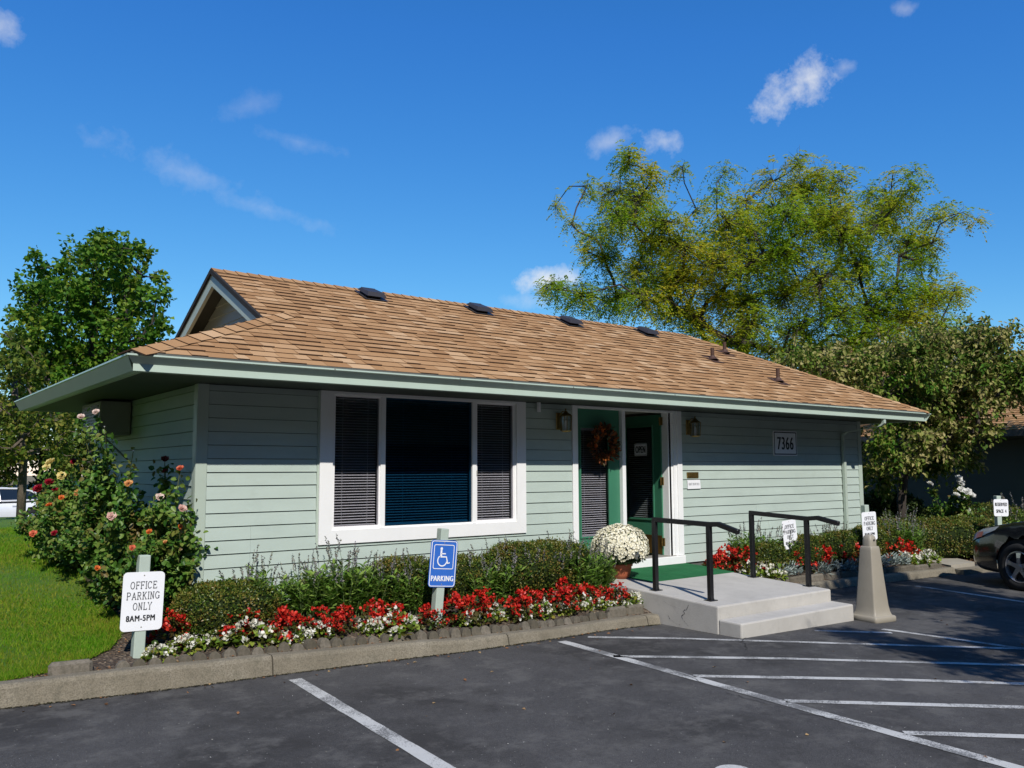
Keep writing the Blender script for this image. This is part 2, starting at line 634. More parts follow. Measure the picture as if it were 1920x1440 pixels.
def stone_mat():
    m, nt, b = new_mat('weathered_edging_concrete')
    oi = nt.new('ShaderNodeObjectInfo').outputs['Random']
    c = ramp(nt, oi, [(.1, (.10, .085, .06)), (.5, (.14, .12, .09)), (.9, (.19, .165, .13))])
    c = mix_col(nt, ramp(nt, noise(nt, 30, 6, .75), [(.4, 0.0), (.7, .8)]), c, (.055, .052, .035))
    nt.link(c, b.inputs['Base Color']); b.inputs['Roughness'].default_value = .95
    bump(nt, b, noise(nt, 80, 4, .7), .8, .008)
    return m


def glass_mat(name, tint, refl=1.0):
    m, nt, b = new_mat(name)
    nt.n.remove(b)
    t = nt.new('ShaderNodeBsdfTransparent'); t.inputs[0].default_value = rgb(tint)
    g = nt.new('ShaderNodeBsdfGlossy'); g.inputs['Roughness'].default_value = .01
    g.inputs['Color'].default_value = (refl, refl, refl, 1)
    fr = nt.new('ShaderNodeLayerWeight'); fr.inputs[0].default_value = .5
    pw_ = nt.new('ShaderNodeMath', operation='POWER'); nt.link(fr.outputs['Facing'], pw_.inputs[0]); pw_.inputs[1].default_value = 5.0
    sc_ = nt.new('ShaderNodeMath', operation='MULTIPLY_ADD'); nt.link(pw_.outputs[0], sc_.inputs[0]); sc_.inputs[1].default_value = .9; sc_.inputs[2].default_value = .03
    mx = nt.new('ShaderNodeMixShader')
    nt.link(sc_.outputs[0], mx.inputs[0]); nt.link(t.outputs[0], mx.inputs[1]); nt.link(g.outputs[0], mx.inputs[2])
    nt.link(mx.outputs[0], nt.n['Material Output'].inputs['Surface'])
    return m


def bark_mat(name, col):
    m, nt, b = new_mat(name)
    c = ramp(nt, noise(nt, 14, 6, .7, stretch=(1, 1, .25)), [(.3, tuple(x * .45 for x in col)), (.7, col)])
    nt.link(c, b.inputs['Base Color']); b.inputs['Roughness'].default_value = .95
    bump(nt, b, noise(nt, 30, 5, .7, stretch=(1, 1, .3)), .9, .02)
    return m


M['asphalt'] = asphalt()
M['line'] = line_paint()
M['kerb'] = kerb_mat()
M['soil'] = soil_mat()
M['lawn'] = lawn_mat()
M['shingle'] = shingle_mat(True)
M['shingle_field'] = shingle_mat(False)
M['roof_deck'] = paint('roof_deck_shingle', (.33, .205, .11), .2, 9, .95, .5, 120)
M['stone'] = stone_mat()
M['glass'] = glass_mat('window_glass', (.80, .83, .83))
M['glass_screen'] = glass_mat('screened_glass', (.76, .76, .78))
M['glass_blue'] = glass_mat('blue_tinted_glass', (.24, .44, .54))
M['bark'] = bark_mat('grey_brown_bark', (.17, .135, .10))
M['bark_dark'] = bark_mat('dark_bark', (.075, .06, .05))
M['cane'] = paint('rose_cane', (.13, .15, .05), .3, 9, .7, .2, 60)
M['stem'] = paint('green_stem', (.10, .16, .05), .3, 9, .7, 0)
M['dry_ground'] = paint('dry_ground', (.20, .16, .09), .3, .4, .95, .6, 20)
M['lot_far'] = paint('old_asphalt', (.09, .09, .09), .2, 1, .9, .3, 60)
M['concrete_walk'] = paint('walk_concrete', (.33, .30, .24), .15, 2.5, .9, .4, 90, dirt=.3)

M['lf_box'] = leaf_mat('boxwood_leaf', [(.022, .055, .008), (.055, .11, .014), (.10, .155, .02), (.17, .19, .03)], .35, .25,
                       clump=[(.05, .09, .012), (.12, .15, .02), (.20, .18, .035), (.24, .15, .04)], clump_scale=4.0)
M['lf_box2'] = leaf_mat('hedge_leaf', [(.03, .075, .010), (.065, .13, .016), (.115, .175, .022), (.17, .19, .03)], .4, .25,
                        clump=[(.06, .11, .015), (.13, .16, .022), (.20, .17, .035), (.22, .13, .04)], clump_scale=3.0)
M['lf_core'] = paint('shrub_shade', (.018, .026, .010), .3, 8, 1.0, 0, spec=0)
M['lf_salvia'] = leaf_mat('salvia_leaf', [(.07, .16, .022), (.12, .23, .03), (.17, .29, .045), (.23, .33, .07)], .5, .3, spec=.2)
M['lf_spike'] = leaf_mat('salvia_spike', [(.08, .08, .10), (.15, .145, .18), (.24, .22, .22), (.28, .26, .20)], .8, .1)
M['lf_red_fol'] = leaf_mat('bronze_leaf', [(.045, .055, .015), (.08, .085, .02), (.085, .045, .02), (.05, .10, .02)], .4, .25)
M['lf_white_fol'] = leaf_mat('begonia_leaf', [(.11, .20, .02), (.18, .27, .03), (.26, .32, .05), (.28, .24, .05)], .4, .3)
M['pt_red'] = leaf_mat('red_petal', [(.30, .008, .006), (.46, .012, .008), (.60, .025, .015), (.66, .06, .03)], .45, .2)
M['pt_white'] = leaf_mat('white_petal', [(.62, .60, .48), (.76, .74, .64), (.82, .80, .74)], .5, .25)
M['pt_mum'] = leaf_mat('cream_petal', [(.76, .71, .52), (.83, .80, .65), (.87, .85, .74)], .6, .2)
M['lf_mum'] = leaf_mat('mum_leaf', [(.02, .05, .015), (.04, .08, .02), (.06, .11, .03)], .5, .2)
M['lf_dusty'] = leaf_mat('silver_leaf', [(.20, .26, .24), (.28, .34, .31), (.38, .42, .38)], .8, .15)
M['lf_rose'] = leaf_mat('rose_leaf', [(.03, .095, .014), (.065, .16, .022), (.11, .23, .035), (.18, .28, .055)], .4, .3, spec=.25,
                        clump=[(.04, .11, .015), (.11, .20, .03), (.19, .22, .04), (.17, .12, .04)], clump_scale=2.4)
M['lf_varieg'] = leaf_mat('variegated_leaf', [(.10, .14, .03), (.26, .28, .08), (.42, .42, .18), (.14, .20, .04)], .45, .25)
M['lf_maple'] = leaf_mat('maple_leaf', [(.04, .12, .012), (.07, .18, .016), (.11, .25, .022), (.17, .29, .03)], .5, .4, spec=.2,
                         clump=[(.055, .14, .014), (.10, .20, .02), (.16, .26, .025), (.24, .28, .03)], clump_scale=.9)
M['lf_olive'] = leaf_mat('olive_leaf', [(.06, .105, .014), (.105, .165, .02), (.17, .215, .03), (.26, .24, .045)], .55, .35, spec=.15,
                         clump=[(.045, .09, .012), (.08, .135, .018), (.14, .18, .03)], clump_scale=.7)
M['lf_locust'] = leaf_mat('locust_leaflet', [(.12, .23, .012), (.19, .32, .016), (.26, .39, .02), (.34, .43, .03)], .6, .5, spec=.12,
                          clump=[(.26, .34, .02), (.38, .42, .028), (.48, .46, .035), (.56, .44, .035)], clump_scale=.55)
M['lf_dogwood'] = leaf_mat('dogwood_leaf', [(.075, .13, .018), (.16, .20, .035), (.31, .29, .09), (.43, .37, .16)], .6, .32, spec=.12,
                           clump=[(.045, .13, .012), (.085, .19, .018), (.15, .24, .028), (.26, .27, .06)], clump_scale=.6)
M['lf_far'] = leaf_mat('far_leaf', [(.03, .06, .014), (.05, .085, .018), (.08, .11, .025)], .6, .25)
M['lf_dry'] = leaf_mat('dry_leaf', [(.22, .10, .04), (.30, .15, .06), (.17, .09, .05), (.36, .24, .11)], .8, .1)
M['lf_grime'] = leaf_mat('dark_grime', [(.02, .02, .012), (.04, .036, .02), (.06, .05, .03), (.03, .035, .012)], .9, .0, spec=.05)
M['lf_grit'] = leaf_mat('pale_grit', [(.25, .25, .24), (.40, .40, .38), (.55, .54, .52), (.18, .17, .15)], .8, .0, spec=.1)
M['grass'] = leaf_mat('grass_blade', [(.065, .20, .006), (.105, .27, .010), (.15, .32, .016), (.24, .30, .04)], .7, .35, spec=.06,
                      clump=[(.095, .23, .010), (.18, .27, .016), (.29, .29, .04)], clump_scale=1.1)


def petal_mat(name, c1, c2):
    return leaf_mat(name, [c1, tuple((a + b) / 2 for a, b in zip(c1, c2)), c2], .5, .25)


PET = {'pink': petal_mat('pink_rose_petal', (.62, .36, .30), (.80, .62, .54)),
       'blush': petal_mat('blush_rose_petal', (.66, .48, .42), (.82, .74, .68)),
       'yellow': petal_mat('pale_yellow_rose_petal', (.66, .52, .16), (.80, .74, .42)),
       'crimson': petal_mat('crimson_rose_petal', (.20, .006, .02), (.42, .012, .035)),
       'orange': petal_mat('orange_rose_petal', (.60, .12, .02), (.78, .27, .07)),
       'coral': petal_mat('coral_rose_petal', (.60, .11, .05), (.76, .28, .16)),
       'apricot': petal_mat('apricot_rose_petal', (.60, .26, .08), (.76, .46, .20)),
       'dusty': petal_mat('faded_red_rose_petal', (.20, .02, .02), (.34, .07, .05)),
       'white': petal_mat('white_rose_petal', (.70, .70, .66), (.82, .82, .80))}

# ================================================================== ground, asphalt, kerbs
def structure(o):
    o['kind'] = 'structure'
    return o


gx = [-500, -60, 0, 60, 500]
V = [(x, y, -.95) for y in (-500, 0, 500, 900) for x in (-700, 0, 700)]
F = [(r * 3 + c, r * 3 + c + 1, (r + 1) * 3 + c + 1, (r + 1) * 3 + c) for r in range(3) for c in range(2)]
structure(add_part('ground', V, F, M['dry_ground']))

xs = [-40, -15, -5, 0, 4, 6, 8, 20, 60]
V, F = [], []
for y in (-60, -20, -8, -3, 0, 3.5):
    for x in xs:
        V.append((x, y, zground(x)))
nx = len(xs)
for r in range(5):
    for c in range(nx - 1):
        F.append((r * nx + c, r * nx + c + 1, (r + 1) * nx + c + 1, (r + 1) * nx + c))
lot = add_part('parking_lot', V, F, M['asphalt'])
structure(lot)

# far lower lot and the bank with shrubs beyond it
V = [(-40, 18, -.33), (60, 18, -.33), (60, 36, -.33), (-40, 36, -.33)]
structure(add_part('far_parking_lot', V, [(0, 1, 2, 3)], M['lot_far']))
V, F = [], []
for j, (y, z) in enumerate([(35.9, -.7), (36, -.32), (39, .25), (42, .74), (50, 1.1), (90, 1.3)]):
    for x in np.linspace(-60, 80, 15):
        V.append((x, y, z + (0 if j < 2 else .12 * math.sin(x * .7 + y))))
for r in range(5):
    for c in range(14):
        F.append((r * 15 + c, r * 15 + c + 1, (r + 1) * 15 + c + 1, (r + 1) * 15 + c))
structure(add_part('grass_bank', V, F, M['dry_ground'], smooth=True))

# kerb in front of the house: base line, height of the top
KX = np.array([-14, -9, -3, -1.62, -.46, .28, 1.148, 2.09, 3.0, 3.75, 4.52])
KY = np.array([.9, .15, -.74, -.963, -1.15, -1.21, -1.31, -1.43, -1.47, -1.475, -1.53])
KH = np.array([.165, .165, .165, .166, .170, .153, .140, .108, .092, .088, .105])
yk = lambda x: float(np.interp(x, KX, KY))
hk = lambda x: float(np.interp(x, KX, KH))
KERB_W = .16


def kerb_run(parent, x0, x1, yf, hf, zf, m, gap=.006, n=10):
    xs_ = np.linspace(x0 + gap, x1 - gap, n)
    prof = lambda h, z0: [(0, z0 - .1), (.004, z0), (.022, h - .03), (.034, h - .008), (.05, h), (KERB_W - .015, h), (KERB_W, h - .012), (KERB_W, z0 - .1)]
    V, F = [], []
    for x in xs_:
        for (o, z) in prof(hf(x) + zf(x), zf(x)):
            V.append((x, yf(x) + o + .004 * math.sin(x * 9.0), z + (.003 * math.sin(x * 5.3) if z > 0 else 0)))
    k = 8
    for i in range(n - 1):
        for j in range(k - 1):
            F.append((i * k + j, (i + 1) * k + j, (i + 1) * k + j + 1, i * k + j + 1))
    F.append(tuple(range(k))); F.append(tuple(range((n - 1) * k + k - 1, (n - 1) * k - 1, -1)))
    return add_part('kerb_block', V, F, m, parent)


kerb = structure(empty('kerb', (1, -1.2, 0)))
for a, b, n in [(-14, -8.5, 6), (-8.5, -5.5, 6), (-5.5, -2.6, 6), (-2.6, .28, 14), (.28, 2.52, 12), (2.52, 4.36, 10), (4.36, 4.54, 4)]:
    kerb_run(kerb, a, b, yk, hk, zground, M['kerb'], n=n)

# right of the steps
yk2 = lambda x: -.62 - .093 * (x - 6.6)
hk2 = lambda x: .11
kerb2 = structure(empty('kerb', (9, -.9, 0)))
for a, b in [(6.62, 8.4), (8.4, 10.2), (10.2, 12.1)]:
    kerb_run(kerb2, a, b, yk2, hk2, zground, M['kerb'])

# heights of lawn and soil left of / in front of the house
SS = np.array([0, .3, .6, 1.1, 2.0, 3.0, 5.5, 8.0, 10.5, 12, 14, 17, 20, 23])
SZ = np.array([.155, .20, .245, .30, .38, .46, .60, .72, .82, .82, .62, -.2, -.62, -.64])


def lawn_z(x, y):
    s = y - (yk(x) + KERB_W)
    return float(np.interp(s, SS, SZ)) + .012 * math.sin(x * 2.1 + y * 1.3) * min(1, max(0, s))


XBs = np.array([0, .05, .12, .3, .5, .8, 1.4, 2.2, 3.7, 5.3, 5.9, 6.0, 30])
XBx = np.array([-1.75, -1.5, -1.3, -1.02, -.82, -.68, -.55, -.53, -.44, -.42, -.40, 16, 16])
srows = np.concatenate([np.linspace(0, 1.5, 22), np.linspace(1.7, 6, 22), np.linspace(6.01, 24, 30)])
tc_ = np.linspace(0, 1, 46)
V, F = [], []
for s in srows:
    xb = float(np.interp(s, XBs, XBx))
    for t in tc_:
        x = xb - 34 * t ** 2.6 + (.02 * math.sin(s * 17) if t == 0 else 0)
        y = yk(x) + KERB_W + s
        V.append((x, y, lawn_z(x, y)))
nc = len(tc_)
for r in range(len(srows) - 1):
    for c in range(nc - 1):
        F.append((r * nc + c, (r + 1) * nc + c, (r + 1) * nc + c + 1, r * nc + c + 1))
structure(add_part('lawn', V, F, M['lawn'], smooth=True))

# grass blades on the near part of the lawn
n = 90000
s = RNG.uniform(0.0, 1, n) ** 1.6 * 9.0
xb = np.interp(s, XBs[:-2], XBx[:-2])
x = xb + .03 - RNG.uniform(0, 1, n) ** 1.3 * np.clip(1.3 + s * .5, 0, 2.6)
y = np.interp(x, KX, KY) + KERB_W + s
z = np.interp(s, SS, SZ)
P = np.stack([x, y, z - .004], 1)
D = rand_dirs(n, 1.6); Ln = RNG.uniform(.022, .05, n) * (1 + s * .05)
Sd = unit(np.cross(D, rand_dirs(n)))
wd = (RNG.uniform(.004, .007, n) * (1 + s * .12))[:, None]
V = np.stack([P - Sd * wd * .5, P + Sd * wd * .5, P + D * Ln[:, None]], 1).reshape(-1, 3)
F = np.arange(n * 3).reshape(-1, 3)
tag(add_part('lawn_grass', V, F, M['grass']), 'short green mown grass of the lawn beside the rose bed', 'grass', kind='stuff')


# planting bed soil
def soil_z(x, y):
    kb = yk(x) + KERB_W
    if y > 0 or x < 0:
        zl = lawn_z(min(x, 0), y) - .012
        if x < 0:
            return zl
    t = min(1, max(0, (y - kb) / (0 - kb)))
    return hk(x) - .02 + (.345 - hk(x)) * t ** .7


V, F = [], []
xs_ = np.linspace(-1.75, 4.56, 90)
ts = np.linspace(0, 1, 18)
for x in xs_:
    for t in ts:
        y0 = yk(x) + KERB_W - .01
        y1 = .02
        y = y0 + (y1 - y0) * t
        V.append((x, y, soil_z(x, y) + RNG.uniform(-.008, .008)))
for i in range(89):
    for j in range(17):
        F.append((i * 18 + j, (i + 1) * 18 + j, (i + 1) * 18 + j + 1, i * 18 + j + 1))
structure(add_part('planting_bed', V, F, M['soil'], smooth=True))
V, F = [], []
ys_ = np.linspace(.0, 4.6, 40); xs_ = np.linspace(-.75, .02, 10)
for y in ys_:
    for x in xs_:
        V.append((x, y, lawn_z(min(x, 0), y) - .012 + RNG.uniform(-.008, .008) - (.02 if x < -.6 else 0)))
for i in range(39):
    for j in range(9):
        F.append((i * 10 + j, i * 10 + j + 1, (i + 1) * 10 + j + 1, (i + 1) * 10 + j))
structure(add_part('rose_bed', V, F, M['soil'], smooth=True))
# right bed
V, F = [], []
xs_ = np.linspace(6.58, 12.15, 60)
for x in xs_:
    for t in np.linspace(0, 1, 10):
        y0 = yk2(x) + KERB_W - .01
        y1 = .02 if x < 11.3 else .6
        V.append((x, y0 + (y1 - y0) * t, zground(x) + .10 + .26 * t ** .7 + RNG.uniform(-.008, .008)))
for i in range(59):
    for j in range(9):
        F.append((i * 10 + j, (i + 1) * 10 + j, (i + 1) * 10 + j + 1, i * 10 + j + 1))
structure(add_part('planting_bed', V, F, M['soil'], smooth=True))


def soil2_z(x, y):
    y0 = yk2(x) + KERB_W; y1 = .02 if x < 11.3 else .6
    t = min(1, max(0, (y - y0) / (y1 - y0)))
    return zground(x) + .10 + .26 * t ** .7


# ground beyond the right bed: walk slab and mulch under the far hedge
V = [(11.2, .55, -.02), (16.0, -.75, -.02), (34, -3.0, -.02), (34, 18, -.02), (11.2, 18, -.02)]
structure(add_part('mulch_ground', V, [(0, 1, 2, 3, 4)], M['soil']))
mb = MB()
mb.prism([(12.15, -1.02), (13.0, -1.02), (15.2, 1.6), (14.0, 2.0)], 2, -.3, .055)
structure(mb.build('concrete_walk', M['concrete_walk']))
mb = MB()
mb.prism([(12.1, -1.25), (16.4, -1.62), (16.5, -1.45), (12.15, -1.03)], 2, -.3, .0)
structure(mb.build('kerb', M['kerb']))

# painted lines: world points found on the asphalt
def line_strip(parent, a, b, w, name='stripe'):
    a = np.array(a, float); b = np.array(b, float)
    d = (b - a) / np.linalg.norm(b - a); nrm = np.array([-d[1], d[0]])
    k = max(2, int(np.linalg.norm(b - a) / .12))
    V, F = [], []
    for i in range(k + 1):
        p = a + (b - a) * i / k
        for s_ in (-1, 1):
            q = p + nrm * s_ * (w / 2 + RNG.uniform(-.003, .003))
            V.append((q[0], q[1], zground(q[0]) + .004))
    for i in range(k):
        F.append((2 * i, 2 * i + 2, 2 * i + 3, 2 * i + 1))
    return add_part(name, V, F, M['line'], parent)


def ongr(u, v):
    p = on_axis(u, v, 2, 0.0)
    for _ in range(6):
        p = on_axis(u, v, 2, zground(p[0]))
    return p[:2]


def ext(a, b, k):
    a = np.array(a); b = np.array(b)
    return a + (b - a) * k


mk = structure(empty('parking_marking', (.3, -3, 0)))
line_strip(mk, ongr(553, 1274), ext(ongr(553, 1274), ongr(832, 1440), 2.0), .105)
mk = structure(empty('aisle_marking', (4, -3, 0)))
line_strip(mk, ongr(1053, 1203), ext(ongr(1053, 1203), ongr(1905, 1440), 1.15), .105)
for (a, b, k) in [((1102, 1195), (1920, 1217), 1.0), ((1150, 1231), (1920, 1248), 1.3), ((1300, 1268), (1920, 1283), 1.3),
                  ((1472, 1315), (1920, 1327), 1.4), ((1695, 1375), (1920, 1382), 1.8), ((1527, 1183), (1672, 1187), 1.0)]:
    line_strip(mk, ongr(*a), ext(ongr(*a), ongr(*b), k), .085)
line_strip(mk, ongr(1655, 1180), ext(ongr(1655, 1180), ongr(1920, 1217), 1.6), .09)
mk = structure(empty('parking_marking', (9, -2.5, 0)))
line_strip(mk, ongr(1717, 1099), ext(ongr(1717, 1099), ongr(1920, 1129), 1.8), .095)
# top of a painted symbol in the accessible stall, at the lower edge of the view
c0 = ongr(1376, 1447)
mk = structure(empty('accessible_marking', (c0[0], c0[1], 0)))
V = [(c0[0] + .105 * math.cos(a), c0[1] + .105 * math.sin(a), .004) for a in np.linspace(0, 2 * math.pi, 20, endpoint=False)]
add_part('head_disc', V, [tuple(range(20))], M['line'], mk)
line_strip(mk, (c0[0] - .02, c0[1] - .14), (c0[0] - .08, c0[1] - .7), .13, 'torso_bar')
V, F = [], []
for i, a in enumerate(np.linspace(R(100), R(400), 31)):
    for r_ in (.30, .40):
        V.append((c0[0] - .12 + r_ * math.cos(a), c0[1] - .85 + r_ * math.sin(a), .004))
for i in range(30):
    F.append((2 * i, 2 * i + 2, 2 * i + 3, 2 * i + 1))
add_part('wheel_ring', V, F, M['line'], mk)

M['tar'] = paint('crack_in_asphalt', (.018, .018, .019), .3, 12, .95, 0)
def asphalt_crack(pts, w, seed):
    g = np.random.default_rng(seed)
    V, F = [], []
    P = []
    for a, b in zip(pts[:-1], pts[1:]):
        a = np.array(a); b = np.array(b); k = max(2, int(np.linalg.norm(b - a) / .06))
        P += [a + (b - a) * i / k + g.normal(0, .012, 2) for i in range(k)]
    for i, p in enumerate(P):
        d = P[min(i + 1, len(P) - 1)] - P[max(0, i - 1)]; d = d / np.linalg.norm(d); nn = np.array([-d[1], d[0]]); ww = w * g.uniform(.25, 1.0)
        for sg in (-1, 1):
            q = p + nn * ww * sg
            V.append((q[0], q[1], zground(q[0]) + .0065))
    F = [(2 * i, 2 * i + 2, 2 * i + 3, 2 * i + 1) for i in range(len(P) - 1)]
    o = add_part('asphalt_crack', V, F, M['tar'])
    structure(o)
asphalt_crack([ongr(1075, 1203), ongr(1150, 1225), ongr(1260, 1258), ongr(1330, 1285)], .004, 1)
asphalt_crack([ongr(1360, 1300), ongr(1500, 1338), ongr(1640, 1362)], .004, 2)
asphalt_crack([ongr(1392, 1196), ongr(1398, 1212), ongr(1402, 1222)], .005, 3)

# scalloped edging stones along the bed
def edging(parent, x0, x1, yf, zf, step, off):
    protos = []
    for k in range(4):
        w = step * RNG.uniform(.84, .93); h = RNG.uniform(.046, .062); d = .075
        pts = [(-w / 2, -.08)] + [(w / 2 * math.cos(a), .0 + h * max(0, math.sin(a)) ** 1.15) for a in np.linspace(math.pi, 0, 13)] + [(w / 2, -.08)]
        mb = MB(); mb.prism([(p[0], p[1]) for p in pts], 1, -d / 2, d / 2)
        protos.append(raw_mesh('edging_stone', np.array(mb.v), mb.f, M['stone']))
    x = x0
    k = 0
    while x < x1:
        y = yf(x) + KERB_W + off
        o = link_mesh('edging_stone', protos[k % 4], parent)
        loc = Vector((x, y + RNG.uniform(-.008, .008), zf(x, y) + RNG.uniform(-.022, .010)))
        o.location = loc - BASE[parent.name]
        sl = math.atan2(yf(x + .2) - yf(x - .2), .4)
        o.rotation_euler = (R(RNG.uniform(-22, 4)), R(RNG.uniform(-8, 8)), sl + R(RNG.uniform(-9, 9)))
        x += step * RNG.uniform(.97, 1.06); k += 1


ed = thing('bed_edging', 'row of small scalloped concrete edging stones along the front flower bed', 'edging', (1.8, -1.15, .12))
edging(ed, -.80, 4.0, yk, lambda x, y: soil_z(x, y) + .002, .112, .055)
for (x, w, h, rz) in [(-1.15, .30, .10, -.14), (4.12, .24, .09, -.05), (4.36, .25, .085, -.08)]:
    mb = MB(); mb.bbox((-w / 2, -.05, -.08), (w / 2, .05, h), .025)
    o = mb.build('edging_stone', M['stone'], ed, local=True)
    y = yk(x) + KERB_W + .07
    o.location = Vector((x, y, soil_z(x, y) - .01)) - BASE[ed.name]; o.rotation_euler = (-.1, 0, rz)
ed2 = thing('bed_edging', 'low edging stones at the front of the flower bed right of the steps', 'edging', (9, -.7, .05))
x = 6.95
while x < 12.0:
    w = .36; mb = MB(); mb.bbox((-w / 2, -.05, -.08), (w / 2, .05, .062), .02)
    o = mb.build('edging_stone', M['stone'], ed2, local=True)
    y = yk2(x) + KERB_W + .06
    o.location = Vector((x, y, soil2_z(x, y) - .01)) - BASE[ed2.name]; o.rotation_euler = (-.06, R(RNG.uniform(-2, 2)), -.09)
    x += .375

# ================================================================== the office building
LH, DH, ZB, ZT = 11.237, 4.13, .38, 2.50
EXP = .127
house = thing('office_building', 'low sage green office with lap siding and tan shingle hip roof', 'building', (5.6, 2.0, .38))

# ---- walls: sheathing with openings, room behind
WX0, WX1, WZ0, WZ1 = 1.335, 3.735, 1.055, 2.475
DX0, DX1, DZ0, DZ1 = 4.70, 6.42, .47, 2.475
fw = MB()
for a, b in [((.0, .004, .2), (WX0, .12, ZT)), ((WX1, .004, .2), (DX0, .12, ZT)), ((DX1, .004, .2), (LH, .12, ZT)),
             ((WX0, .004, .2), (WX1, .12, WZ0)), ((WX0, .004, WZ1), (WX1, .12, ZT)), ((DX0, .004, .2), (DX1, .12, DZ0 - .03)),
             ((DX0, .004, DZ1), (DX1, .12, ZT))]:
    fw.box(a, b)
front_wall = fw.build('front_wall', M['core'], house)
sw = MB().box((.004, .12, .2), (.12, DH, ZT)).build('side_wall', M['core'], house)
MB().box((LH - .12, .12, .2), (LH - .001, DH, ZT)).build('end_wall', M['siding'], house)
MB().box((.12, DH - .12, .2), (LH - .12, DH, ZT)).build('rear_wall', M['siding'], house)
MB().box((.12, .125, .35), (LH - .12, DH - .125, .465)).build('room_floor', M['floor_in'], house)
MB().box((.12, .125, 2.47), (LH - .12, DH - .125, 2.499)).build('room_ceiling', M['inner'], house)
rw = MB()
rw.box((.125, DH - .2, .47), (LH - .125, DH - .13, 2.465)); rw.box((.125, .13, .47), (.18, DH - .21, 2.465)); rw.box((4.28, .13, .47), (4.36, 2.4, 2.465))
rw.build('room_wall', M['inner'], house)


def lap_board(parent, a, b, z, side='front', h=EXP, jit=0):
    t0, t1 = .008 + jit, .021 + jit
    poly = [(0.002, .0055), (-t1, .0055), (-t1 + .0015, .009), (-t0, h + .001), (0.002, h + .001)]
    mb = MB()
    if side == 'front':
        mb.prism([(p[0], p[1] + z) for p in poly], 0, a, b)
    else:
        n = len(poly)
        V = [(p[0], a, p[1] + z) for p in poly] + [(p[0], b, p[1] + z) for p in poly]
        F = [tuple(range(n)), tuple(range(2 * n - 1, n - 1, -1))] + [(i, n + i, n + (i + 1) % n, (i + 1) % n) for i in range(n)]
        mb.add(V, F)
    return mb.build('siding_board', M['siding'], parent)


def split(a, b, r):
    if b - a < 2.6:
        return [(a, b)]
    out, x = [], a
    while b - x > 3.6:
        nx_ = x + r.uniform(1.4, 3.2)
        if b - nx_ < .6: break
        out.append((x, nx_ - .0015)); x = nx_
    out.append((x, b))
    return out


rr_ = random.Random(3)
for k in range(17):
    z = ZB + k * EXP
    h = min(EXP, 2.478 - z - .005)
    segs = []
    if k <= 4:
        segs.append((.083, 4.612))
    else:
        segs += [(.083, 1.180), (3.868, 4.612)]
    segs.append((6.66, LH - .083))
    for a, b in segs:
        if k == 5 and b < 1.2: parts = [(a, .515), (.5165, b)]
        elif k in (3, 4) and a < .1: parts = [(a, .515), (.5165, 2.9), (2.902, b)]
        else: parts = split(a, b, rr_)
        for p, q in parts:
            lap_board(front_wall, p, q, z, 'front', h, rr_.uniform(0, .0012))
    lap_board(sw, .083, DH - .083, z, 'side', h, rr_.uniform(0, .0012))
# corner boards and trim
for nm, a, b in [('corner_board', (-.026, -.026, ZB), (.080, .001, 2.478)), ('corner_board', (-.026, .0015, ZB), (.001, .080, 2.478)),
                 ('corner_board', (LH - .080, -.026, ZB), (LH + .026, .001, 2.478)), ('corner_board', (-.026, DH - .08, ZB), (.001, DH + .02, 2.478))]:
    MB().bbox(a, b, .003).build(nm, M['trim_green'], house)
MB().box((1.183, -.018, .93), (1.203, .0, 2.478)).build('trim_strip', M['trim_green'], house)

# ---- picture window
win = MB()
win.prism([(1.204, .925), (1.345, 1.062), (1.345, 2.478), (1.204, 2.478)], 1, -.038, -.001)
winp = win.build('window', M['white'], house)
for poly in ([(1.2045, .9245), (3.8605, .9245), (3.724, 1.0615), (1.3455, 1.0615)], [(3.861, .925), (3.861, 2.478), (3.7245, 2.478), (3.7245, 1.062)],
             [(1.3455, 2.452), (3.724, 2.452), (3.724, 2.478), (1.3455, 2.478)]):
    MB().prism(poly, 1, -.038, -.001).build('casing', M['white'], winp)
mbf = MB()
mbf.box((1.335, -.012, 1.055), (1.366, .06, 2.474)); mbf.box((3.704, -.012, 1.055), (3.735, .06, 2.474))
mbf.box((1.366, -.012, 1.055), (3.704, .06, 1.080)); mbf.box((1.366, -.012, 2.444), (3.704, .06, 2.474))
mbf.build('window_frame', M['white'], winp)
for a, b in ((1.908, 1.966), (3.096, 3.152)):
    MB().bbox((a, -.020, 1.062), (b, .06, 2.451), .004).build('mullion', M['white'], winp)
for (a, b) in ((1.366, 1.908), (3.152, 3.704)):
    sash = MB()
    sash.box((a, -.006, 1.080), (a + .016, .035, 2.444)); sash.box((b - .016, -.006, 1.080), (b, .035, 2.444))
    sash.box((a + .016, -.006, 1.080), (b - .016, .035, 1.096)); sash.box((a + .016, -.006, 2.428), (b - .016, .035, 2.444))
    sash.build('sash', M['slat'], winp)
for a, b, m in ((1.382, 1.892, 'glass_screen'), (1.966, 3.096, 'glass_blue'), (3.168, 3.688, 'glass_screen')):
    MB().box((a, .006, 1.081), (b, .010, 2.443)).build('pane', M[m], winp)
mb = MB().bbox((3.155, -.018, 1.60), (3.167, -.007, 1.66), .003)
mb.build('latch', M['ac'], winp)


